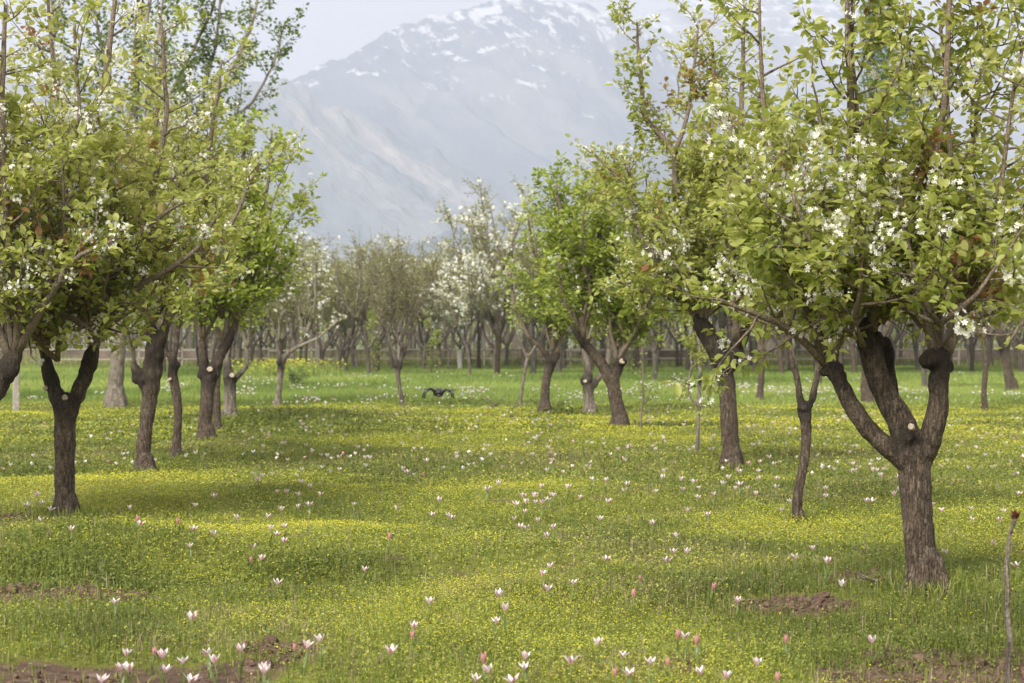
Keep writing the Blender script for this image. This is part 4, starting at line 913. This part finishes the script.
# distant woodland mass beyond the wall
def woods():
    r = np.random.default_rng(3); n = 80000
    y = 205 + 90 * r.random(n); x = (r.random(n) * 2 - 1) * (y * .30 + 10)
    top = 6.5 + 5.0 * fbm(x * .12, y * .1, 21, 3)
    z = top * r.random(n) ** .7
    V, L, T, k = leaflets(x, y, z, .35 + .45 * r.random(n), r, .8)
    tag(link('distant_woods', mesh_np('distant_woods', V, L, T, {'rnd': np.repeat(r.random(n), 4)}), M['olive_leaf']), 'dim olive mass of distant woods beyond the far wall', 'woods', kind='stuff')
woods()
def scrub():
    r = np.random.default_rng(33); n = 26000
    y = 158 + 18 * r.random(n); x = (r.random(n) * 2 - 1) * (y * .26 + 4)
    hh = (.25 + 1.5 * fbm(x * .25, y * .1, 23, 3) ** 1.6) * (.4 + .9 * r.random(n))
    V, L, T, A = merge([(blades(x, y, hh, .05 + .09 * r.random(n), r, .8, 1), .9 * r.random(n) ** 1.3)])
    tag(link('undergrowth', mesh_np('undergrowth', V, L, T, A), M['olive_leaf']), 'low tangled olive undergrowth along the foot of the far wall', 'undergrowth', kind='stuff')
scrub()
def woods_trunks():
    r = np.random.default_rng(34); n = 900
    y = 182 + 60 * r.random(n); x = (r.random(n) * 2 - 1) * (y * .27 + 4)
    V, L, T, A = merge([(blades(x, y, 3 + 4 * r.random(n), .18 + .25 * r.random(n), r, .15, 2), np.zeros(n))])
    tag(link('distant_stems', mesh_np('distant_stems', V, L, T, A), M['bark_far']), 'dim grey stems of the distant woods beyond the far wall', 'woods', kind='stuff')
woods_trunks()

# ------------------------------------------------------------------ wall, fence, posts
def box_bm(bm, c, s, rz=0, taper=1.0, tilt=0):
    import bmesh, mathutils
    mt = mathutils.Matrix.Translation(c) @ mathutils.Matrix.Rotation(rz, 4, 'Z') @ mathutils.Matrix.Rotation(tilt, 4, 'Y') @ mathutils.Matrix.Diagonal((*s, 1))
    g = bmesh.ops.create_cube(bm, size=1, matrix=mt); return g['verts']
def fin(name, bm, m, parent=None, bev=0):
    import bmesh
    if bev: bmesh.ops.bevel(bm, geom=bm.edges[:], offset=bev, segments=2, affect='EDGES', profile=.5)
    me = bpy.data.meshes.new(name); bm.to_mesh(me); bm.free()
    return link(name, me, m, parent)
import bmesh, mathutils
m, t, o = mat('old_brick'); tc = N(t, 'TexCoord')
bk = N(t, 'TexBrick'); bk.inputs['Scale'].default_value = 3.0; bk.inputs['Color1'].default_value = (.17, .12, .10, 1); bk.inputs['Color2'].default_value = (.12, .085, .07, 1); bk.inputs['Mortar'].default_value = (.20, .18, .16, 1)
mp = N(t, 'Mapping'); mp.inputs['Rotation'].default_value = (R(90), 0, 0); t.links.new(tc.outputs['Object'], mp.inputs[0]); t.links.new(mp.outputs[0], bk.inputs[0])
nn = N(t, 'TexNoise'); nn.inputs['Scale'].default_value = .8; t.links.new(tc.outputs['Object'], nn.inputs[0])
rr_ = ramp(t, [(.3, (.55, .55, .55)), (.7, (1.1, 1.05, 1.0))], nn.outputs[0])
p = N(t, 'BsdfPrincipled'); p.inputs['Roughness'].default_value = .9; t.links.new(mixc(t, 1.0, bk.outputs[0], rr_.outputs[0], 'MULTIPLY'), p.inputs['Base Color']); t.links.new(p.outputs[0], o.inputs[0]); M['wall'] = m
wr = link('boundary_wall', None, loc=(0, 178, 0)); tag(wr, 'long low brown brick wall closing the far end of the orchard', 'wall')
bm = bmesh.new(); box_bm(bm, (0, 0, .55), (150, .3, 1.3)); fin('wall_body', bm, M['wall'], wr)
bm = bmesh.new(); box_bm(bm, (0, 0, 1.24), (150, .42, .09)); fin('coping', bm, M['post'], wr, .01)
# rail fence before the wall
fn = link('rail_fence', None, loc=(0, 158, 0)); tag(fn, 'thin wooden rail fence on slim posts running through the far rows', 'fence')
for k in range(22):
    bm = bmesh.new(); box_bm(bm, (-33 + k * 3.1, 0, .7), (.11, .11, 1.5)); fin('fence_post', bm, M['post'], fn, .01)
for z in (.62, 1.25):
    bm = bmesh.new()
    for k in range(21): box_bm(bm, (-33 + 3.1 * k + 1.55, -.07, z + fr.uniform(-.05, .05)), (3.2, .04, .10), 0, 1, R(fr.uniform(-1.2, 1.2)))
    fin('rail', bm, M['post'], fn)
def post(px, d, h, w_, m_, label):
    x = fx(px, d); bm = bmesh.new(); box_bm(bm, (0, 0, h / 2 - .05), (w_, w_, h + .1), .3)
    o = fin('wooden_post', bm, m_, None, w_ * .12); o.location = (x, d, float(gz(x, d))); o.rotation_euler = (0, R(fr.uniform(-2, 2)), 0)
    tag(o, label, 'post')
post(460, 140, 1.25, .24, M['white_post'], 'short whitewashed post in the far centre near the fence')
pt = at(16, 414)
post(16, pt.y, 1.3, .16, M['post'], 'weathered grey post behind the left edge pear tree')
post(318, 132, 2.2, .22, M['post'], 'tall slim pale post in the far rows left of the centre')
post(400, 150, 2.6, .22, M['post'], 'tall slim pale post behind the centre apple tree')

# ------------------------------------------------------------------ drone hovering low over the grass
def drone():
    d = 40.0; x = fx(438.5, d); z = CAM_H - (392.5 - HOR) / F_PX * d
    root = link('drone', None, loc=(x, d, z)); root.rotation_euler = (0, R(3), R(7)); tag(root, 'small black quadcopter drone hovering low over the far green grass', 'drone')
    bm = bmesh.new(); bmesh.ops.create_uvsphere(bm, u_segments=20, v_segments=12, radius=.5)
    for v in bm.verts:
        v.co.x *= .21; v.co.y *= .28; v.co.z *= .17
        if v.co.z > 0.03: v.co.z = .03 + (v.co.z - .03) * .7
    fin('body', bm, M['black'], root)
    bm = bmesh.new(); bmesh.ops.create_uvsphere(bm, u_segments=14, v_segments=10, radius=.032, matrix=mathutils.Matrix.Translation((0, -.10, -.055)))
    box_bm(bm, (0, -.09, -.03), (.03, .03, .05)); cmr = fin('camera', bm, M['grey_plastic'], root)
    bm = bmesh.new(); bmesh.ops.create_cone(bm, cap_ends=True, segments=14, radius1=.016, radius2=.016, depth=.014, matrix=mathutils.Matrix.Translation((0, -.134, -.055)) @ mathutils.Matrix.Rotation(R(90), 4, 'X')); fin('lens', bm, M['lens'], cmr)
    bm = bmesh.new(); box_bm(bm, (0, .03, .075), (.09, .15, .035)); fin('battery', bm, M['grey_plastic'], root, .006)
    for sx in (-1, 1):
        for sy in (-1, 1):
            e = Vector((sx * .235, sy * .17, .015)); a = Vector((sx * .06, sy * .08, .01)); mid = (a + e) / 2 + Vector((0, 0, .055))
            t = Tree(5); t.tubes = [([tuple(a), tuple(mid), tuple(e)], [.024, .019, .017], 8)]
            V, L, T_ = t.tube_mesh(t.tubes); arm = link('arm', mesh_np('arm', V, L, T_, None, True), M['black'], root)
            bm = bmesh.new(); bmesh.ops.create_cone(bm, cap_ends=True, segments=14, radius1=.022, radius2=.020, depth=.055, matrix=mathutils.Matrix.Translation(e + Vector((0, 0, .012)))); fin('motor', bm, M['grey_plastic'], arm)
            V, L, T_ = t.tube_mesh([([tuple(e), tuple(e + Vector((sx * .022, 0, -.05))), tuple(e + Vector((sx * .035, 0, -.105 if sx > 0 else -.135)))], [.019, .014, .012], 6)])
            link('foot', mesh_np('foot', V, L, T_, None, True), M['black'], arm)
            bm = bmesh.new(); ang = {(-1, -1): .25, (1, -1): 2.1, (-1, 1): 1.4, (1, 1): -.4}[(sx, sy)]
            for q in (0, pi):
                mt = mathutils.Matrix.Translation(e + Vector((0, 0, .044))) @ mathutils.Matrix.Rotation(ang + q, 4, 'Z')
                vs = [bm.verts.new(mt @ Vector(c)) for c in ((.0, -.006, 0), (.04, -.014, .003), (.115, -.006, .001), (.118, .004, -.001), (.04, .010, -.003), (0, .006, 0))]
                f = bm.faces.new(vs); ex = bmesh.ops.extrude_face_region(bm, geom=[f])
                for v in [g for g in ex['geom'] if isinstance(g, bmesh.types.BMVert)]: v.co.z += .003
            fin('propeller', bm, M['black'], arm)
drone()

# ------------------------------------------------------------------ foreground stick with red bud
def stick():
    d = 10.0; x = fx(1008, d); b = Vector((x, d, float(gz(x, d)))); s = F_PX / d
    root = link('bare_sapling', None, loc=b); tag(root, 'bare grey stick sapling with dark red bud at the bottom right corner', 'sapling')
    t = Tree(3); bz = HOR + (CAM_H - b.z) * s
    L_ = [(1007, bz + 6, 7), (1008, 660, 6.4), (1010, 640, 6.2), (1007, 610, 6), (1008, 590, 5.4), (1006, 575, 7), (1007, 560, 5), (1009, 540, 4.4), (1012, 527, 4.4), (1015, 519, 5)]
    pts = [((q[0] - 1008) / s, 0, (bz - q[1]) / s) for q in L_]; rad = [q[2] / 2 / s for q in L_]
    t.limbs.append((pts, rad)); t.knobs = []
    link('stem', t.wood(.006, .0025), M['bark_pale'], root)
    n = 26; r = np.random.default_rng(2)
    p0 = np.array(pts[-1]); V = []; rnd = []
    for k in range(n):
        a = r.random() * 2 * pi; el = r.uniform(.5, 1.5); u = np.array([cos(a) * cos(el), sin(a) * cos(el), sin(el)]); wv = np.array([-sin(a), cos(a), 0]); l = r.uniform(.025, .05)
        b0 = p0 + np.array([0, 0, -.012 + .02 * r.random()]); V += [b0, b0 + u * l * .5 + wv * l * .22, b0 + u * l, b0 + u * l * .5 - wv * l * .22]; rnd += [r.random()] * 4
    link('leaf_bud', mesh_np('leaf_bud', np.array(V), np.arange(4 * n), np.full(n, 4), {'rnd': np.array(rnd)}), M['bud'], root)
stick()

# fallen branches, soil clods, dry sticks
def branch_thing(px0, py0, px1, py1, r_, label, seed):
    a = at(px0, py0); b_ = at(px1, py1); t = Tree(seed); n = 8
    pts = [tuple(a.lerp(b_, k / n) + Vector((t.r.gauss(0, .03), t.r.gauss(0, .05), .03 + abs(t.r.gauss(0, .02))))) for k in range(n + 1)]
    pts = [(q[0] - a.x, q[1] - a.y, q[2] - a.z) for q in pts]
    tb = [(pts, list(np.linspace(r_, r_ * .4, n + 1)), 7)]
    for k in (3, 5):
        d = norm((t.r.gauss(0, 1), t.r.gauss(0, 1), .3)); q, qr = t.grow(pts[k], d, r_ * 12, r_ * .5, r_ * .2, .1, .3, .1); tb.append((q, qr, 5))
    V, L, T_ = t.tube_mesh(tb)
    me = mesh_np('fallen_branch', V, L, T_, {'knob': np.zeros(len(V))}, True); o = link('fallen_branch', me, M['bark_pale']); o.location = a
    tag(o, label, 'branch')
branch_thing(489, 411, 502, 401, .035, 'pale fallen branch lying left of the leaning sapling', 61)
branch_thing(510, 411, 524, 404, .035, 'pale fallen branch at the foot of the leaning sapling', 62)
branch_thing(85, 580, 112, 590, .012, 'dry twig on the bare soil of the left mound', 63)
branch_thing(865, 588, 905, 594, .012, 'dry twigs on the soil beside the largest trunk', 64)
def clods():
    r = random.Random(8); bm = bmesh.new(); rn = np.random.default_rng(4)
    for (cx, cy, rx, ry, h) in SOIL[:12]:
        n_ = int(70 * rx * 2.2 / .5)
        for k in range(min(n_, 220)):
            x = cx + r.gauss(0, rx * .65); y = cy + r.gauss(0, ry * .6)
            if float(soil_f(np.array(x), np.array(y))) < .4: continue
            rad = r.uniform(.006, .022) if r.random() < .9 else r.uniform(.02, .04)
            g = bmesh.ops.create_icosphere(bm, subdivisions=2 if rad > .02 else 1, radius=rad, matrix=mathutils.Matrix.Translation((x, y, float(gz(x, y)) + rad * .3)))
            for v in g['verts']:
                c = Vector((x, y, v.co.z)); v.co += Vector((r.gauss(0, rad * .16), r.gauss(0, rad * .16), r.gauss(0, rad * .12)))
    tag(fin('soil_clods', bm, M['soil_clod']), 'crumbled reddish soil clods on the bare patches', 'soil', kind='stuff')
clods()

# ------------------------------------------------------------------ tulips
def tulip_parts(kind, seed):
    """open star, cup or closed bud; petals with a pink outer stripe; returns meshes of flower, stem and leaves"""
    r = random.Random(seed); H = {'open': .145, 'cup': .155, 'bud': .14}[kind] * r.uniform(.9, 1.1)
    V = []; L = []; T_ = []; A = []
    for k in range(6):
        th = k * pi / 3 + r.uniform(-.1, .1); inner = k % 2
        ln = r.uniform(.050, .060) * (1.1 if kind == 'bud' else 1)
        op = {'open': r.uniform(.62, .95) - .25 * inner, 'cup': r.uniform(.30, .55), 'bud': r.uniform(.02, .08)}[kind]
        wd = {'open': .021, 'cup': .022, 'bud': .019}[kind]
        rows = 6
        b0 = len(V)
        for i in range(rows):
            f = i / (rows - 1)
            rad = .004 + (.013 if kind != 'bud' else .010) * sin(min(f * 2.2, 1.5708)) + op * ln * (f ** 1.6) * .9 
            z = H + ln * f * (1 - .25 * op * f)
            w_ = wd * (sin(pi * min(.985, .16 + f * .83)) ** 1.0) * .56
            if i == rows - 1: w_ = .0008
            for j in (-1, 0, 1):
                rr = rad - abs(j) * .0015
                x = cos(th) * rr - sin(th) * w_ * j; y = sin(th) * rr + cos(th) * w_ * j
                V.append((x, y, z))
                st = (1.0 if j == 0 else .42) * (1 - f * .5) if not inner else .35 * (1 - f)
                if kind == 'bud': st = .95 - .4 * f if j == 0 else .55
                A.append(min(1, max(0, st)))
        for i in range(rows - 1):
            for j in (0, 1):
                a = b0 + i * 3 + j; L += [a, a + 1, a + 4, a + 3]; T_.append(4)
    fl = mesh_np('flower', np.array(V), L, T_, {'rnd': A}, True)
    t = Tree(seed); bend = r.uniform(-.012, .012)
    V2, L2, T2 = t.tube_mesh([([(bend * 2, -bend, -.02), (bend, bend, H * .5), (0, 0, H + .004)], [.0028, .0024, .0030], 5)])
    stm = mesh_np('stem', V2, L2, T2, {'rnd': np.full(len(V2), .4)}, True)
    V3, L3, T3, A3 = [], [], [], []
    for k in range(2):
        th = r.random() * 2 * pi; b0 = len(V3); hl = r.uniform(.13, .17)
        for i in range(5):
            f = i / 4; rad = .003 + .055 * f ** 1.7; z = hl * (f ** .8) - .01; w_ = .008 * sin(pi * min(.97, .15 + .8 * f))
            for j in (-1, 1): V3.append((cos(th) * rad - sin(th) * w_ * j, sin(th) * rad + cos(th) * w_ * j, z)); A3.append(.5)
        for i in range(4): a = b0 + i * 2; L3 += [a, a + 1, a + 3, a + 2]; T3.append(4)
    lf = mesh_np('leaves', np.array(V3), L3, T3, {'rnd': A3}, True)
    fl.materials.append(M['tulip_pink'] if kind == 'bud' else M['tulip_white']); stm.materials.append(M['tulip_green']); lf.materials.append(M['tulip_green'])
    return {'flower': fl, 'stem': stm, 'leaves': lf}, H
TP = {'open': [tulip_parts('open', s_) for s_ in (1, 2, 3)], 'cup': [tulip_parts('cup', s_) for s_ in (4, 5, 6, 7)], 'bud': [tulip_parts('bud', s_) for s_ in (8, 9)]}
tr = random.Random(21)
# (frame x, frame y of the bloom, form): o open, c cup, b closed pink bud
FG = """114 601 o;189 617 c;124 652 c;152 651 b;163 655 c;211 652 o;216 659 c;240 651 c;122 669 c;130 667 c;164 670 c;184 664 o;184 678 o;100 679 o;264 666 c;265 672 c;294 647 b;302 646 c;322 641 c;392 652 c;277 582 o;364 569 c;261 559 c;254 546 o;249 560 b;194 528 o;213 533 o;237 517 o;280 509 c;267 516 o;270 529 c;284 527 c;278 535 o;284 540 c;191 546 c;194 505 o;137 526 o;129 507 c;71 529 c;41 521 o;49 509 o;136 519 b;178 522 b;353 505 o;299 507 c;389 537 b;287 492 c;312 487 c;302 481 o;415 627 c;411 636 b;483 659 b;491 671 c;474 677 o;517 679 o;522 658 c;525 665 o;570 660 o;598 642 c;621 657 o;616 673 b;628 672 o;650 665 o;670 662 b;704 671 c;724 677 c;678 635 b;685 639 o;696 642 b;756 662 c;787 640 b;778 677 b;505 608 c;498 620 o;500 594 c;542 575 c;554 565 o;548 588 o;573 585 o;607 558 o;641 578 b;635 594 b;668 563 o;687 551 c;671 553 o;678 535 o;710 586 b;736 599 c;653 523 c;688 510 c;698 489 o;697 497 o;710 514 o;747 489 c;629 483 o;625 490 o;601 519 c;546 535 c;555 529 o;528 527 o;520 526 o;537 521 c;553 496 c;543 503 c;514 519 c;524 512 c;490 487 o;453 517 o;449 515 o;432 514 o;436 499 c;431 601 c;794 557 o;839 586 c;814 549 c;826 563 c;945 551 o;1019 564 o;872 640 c;993 544 c;1002 521 o;970 508 o;970 518 o;1002 512 o"""
fgl = []
for q in FG.split(';'):
    a_, b_, c_ = q.split(); fgl.append((float(a_), float(b_), {'o': 'open', 'c': 'cup', 'b': 'bud'}[c_]))
def bloom_base(px, py, H):
    """meadow point whose tulip carries its bloom at that place of the frame"""
    d0 = F_PX * (CAM_H - H) / (py - HOR); ds = d0 * np.exp(np.linspace(-.25, .35, 1600))
    zr = CAM_H - (py - HOR) / F_PX * ds; g = gz((px - 512) / F_PX * ds, ds) + H + .02
    d = ds[np.argmax(zr <= g)]; x = (px - 512) / F_PX * d
    return x, d
WORD = {'open': 'open white tulip', 'cup': 'cupped pink streaked tulip', 'bud': 'closed reddish tulip bud'}
ORD = ['first', 'second', 'third', 'fourth', 'fifth', 'sixth', 'seventh', 'eighth', 'ninth', 'tenth', 'eleventh', 'twelfth', 'thirteenth', 'fourteenth', 'fifteenth', 'sixteenth', 'seventeenth', 'eighteenth', 'nineteenth', 'twentieth',
       'twenty first', 'twenty second', 'twenty third', 'twenty fourth']
def zone(px, py):
    if py > 630: return 'in the front row, left half' if px < 512 else 'in the front row, right half'
    if py > 560: return 'behind the front row, left half' if px < 512 else 'behind the front row, right half'
    return 'in the meadow beside the front left tree' if px < 400 else ('in the meadow gap at the centre' if px < 640 else 'in the meadow by the largest tree')
byz = {}
for q in fgl: byz.setdefault((zone(q[0], q[1]), q[2]), []).append(q)
lab = {}
for (zn, kd), qs in byz.items():
    qs.sort()
    for i, q in enumerate(qs):
        lab[q] = f"{WORD[kd]} {zn}" + (f", {ORD[i]} from left" if len(qs) > 1 else '')
def place_tulip(x, y, kind, label, group, parts=True, sc=1.0):
    pr, H = tr.choice(TP[kind])
    root = link('tulip', None); root.location = (x, y, float(gz(x, y))); root.rotation_euler = (tr.gauss(0, .08), tr.gauss(0, .08), tr.random() * 6.28); root.scale = (sc, sc, sc)
    tag(root, label, 'tulip', group)
    for nm, me in pr.items():
        o = bpy.data.objects.new(nm, me); C.objects.link(o); o.parent = root
for q in fgl:
    kd = q[2]; sc = tr.uniform(.66, .92); x, y = bloom_base(q[0], q[1], TP[kd][0][1] * sc)
    place_tulip(x, y, kd, lab[q], 'tulips scattered over the near meadow', True, sc)
# mid meadow tulips: drifts
ZL = {'l': ('small white tulip in the drifts beyond the left row of trees', 'tulips beside the left row of trees'), 'c': ('small white tulip in the drifts of the open centre meadow', 'tulips of the open centre meadow'), 'r': ('small white tulip in the drifts around the right trees', 'tulips around the right trees')}
cnt = 0; tries = 0; xs_, ys_ = [], []
while cnt < 300 - len(fgl) and tries < 90000:
    tries += 1
    px = tr.uniform(15, 1020); py = tr.uniform(402, 505)
    dens = float(vnoise(np.array(px / 45), np.array(py / 16), 87))
    if px < 250: dens -= .22
    if tr.random() > sstep(.38, .8, dens): continue
    if any(abs(px - a_) < 4 and abs(py - b_) < 3 for a_, b_ in zip(xs_, ys_)): continue
    kd = tr.choice(['open', 'open', 'cup', 'cup']); x, y = bloom_base(px, py, .15)
    z_ = 'l' if px < 250 else ('c' if px < 600 else 'r')
    place_tulip(x, y, kd, ZL[z_][0], ZL[z_][1], True, tr.uniform(.75, 1.0)); xs_.append(px); ys_.append(py); cnt += 1
# the far drifts: hundreds of white blooms
def far_blooms():
    r = np.random.default_rng(12); X, Y = [], []
    while len(X) < 900:
        px = r.uniform(0, 1040); py = 373 + 36 * r.random()
        d = F_PX * CAM_H / (py - HOR)
        dens = float(vnoise(np.array(px / 34), np.array(py / 5), 88)) + .25 * math.exp(-((py - 396) / 8) ** 2) - .08
        if px < 240: dens -= .3
        if r.random() < sstep(.45, .95, dens): X.append((px - 512) / F_PX * d); Y.append(d)
    for q in range(420):
        px = r.uniform(0, 1030); py = r.uniform(408, 500)
        if px < 240 and r.random() < .6: continue
        d = F_PX * CAM_H / (py - HOR); X.append((px - 512) / F_PX * d); Y.append(d)
    X = np.array(X); Y = np.array(Y); n = len(X); Z = gz(X, Y) + .15 + .08 * r.random(n)
    Vs = []; 
    for q in range(5):
        a = q * 2 * pi / 5 + r.random(n); s_ = (.038 + .034 * r.random(n)) * np.clip(Y / 60, .8, 1.3)
        P = np.stack([X, Y, Z], -1); U = np.stack([np.cos(a) * .55, np.sin(a) * .55, np.full(n, .8)], -1) * s_[:, None]; Wv = np.stack([-np.sin(a), np.cos(a), a * 0], -1) * (s_ * .3)[:, None]
        Vs += [P, P + U * .55 + Wv, P + U, P + U * .55 - Wv]
    V = np.stack(Vs, 1).reshape(-1, 3)
    tag(link('far_white_tulips', mesh_np('far_white_tulips', V, np.arange(n * 20), np.full(n * 5, 4), {'rnd': np.repeat(np.clip(r.normal(.25, .2, n), 0, .62), 20)}), M['tulip_white']), 'hundreds of tiny white tulips dotting the far green meadow', 'flowers', kind='stuff')
far_blooms()

# weedy stems in the near meadow
build_tree('shrub', 478, 392, 'low dark green shrub in the far grass left of the centre', 'shrub', base=Vector((fx(296, 86), 86, 0)), auto=[(478, 392, 0, 6, .6, 1.2, 0)], seed=70, P=dict(side=.4, gap=.12, seg=.1, bl=0, ts=3), leaf=.10, per=4, detail=1, leafmat='poplar_leaf', red=0)

# ------------------------------------------------------------------ haze
hz = bpy.data.meshes.new('haze'); bm = bmesh.new(); box_bm(bm, (0, 4150, 600), (11400, 9500, 1206)); bm.to_mesh(hz); bm.free()
m = bpy.data.materials.new('haze_air'); m.use_nodes = True; t = m.node_tree; t.nodes.clear(); o = t.nodes.new('ShaderNodeOutputMaterial')
pv = t.nodes.new('ShaderNodeVolumePrincipled'); pv.inputs['Color'].default_value = (.73, .785, .98, 1); pv.inputs['Density'].default_value = .00024; pv.inputs['Anisotropy'].default_value = .2
t.links.new(pv.outputs[0], o.inputs['Volume'])
ho = link('haze', hz, m); tag(ho, 'pale blue haze over the valley', 'haze', kind='stuff')
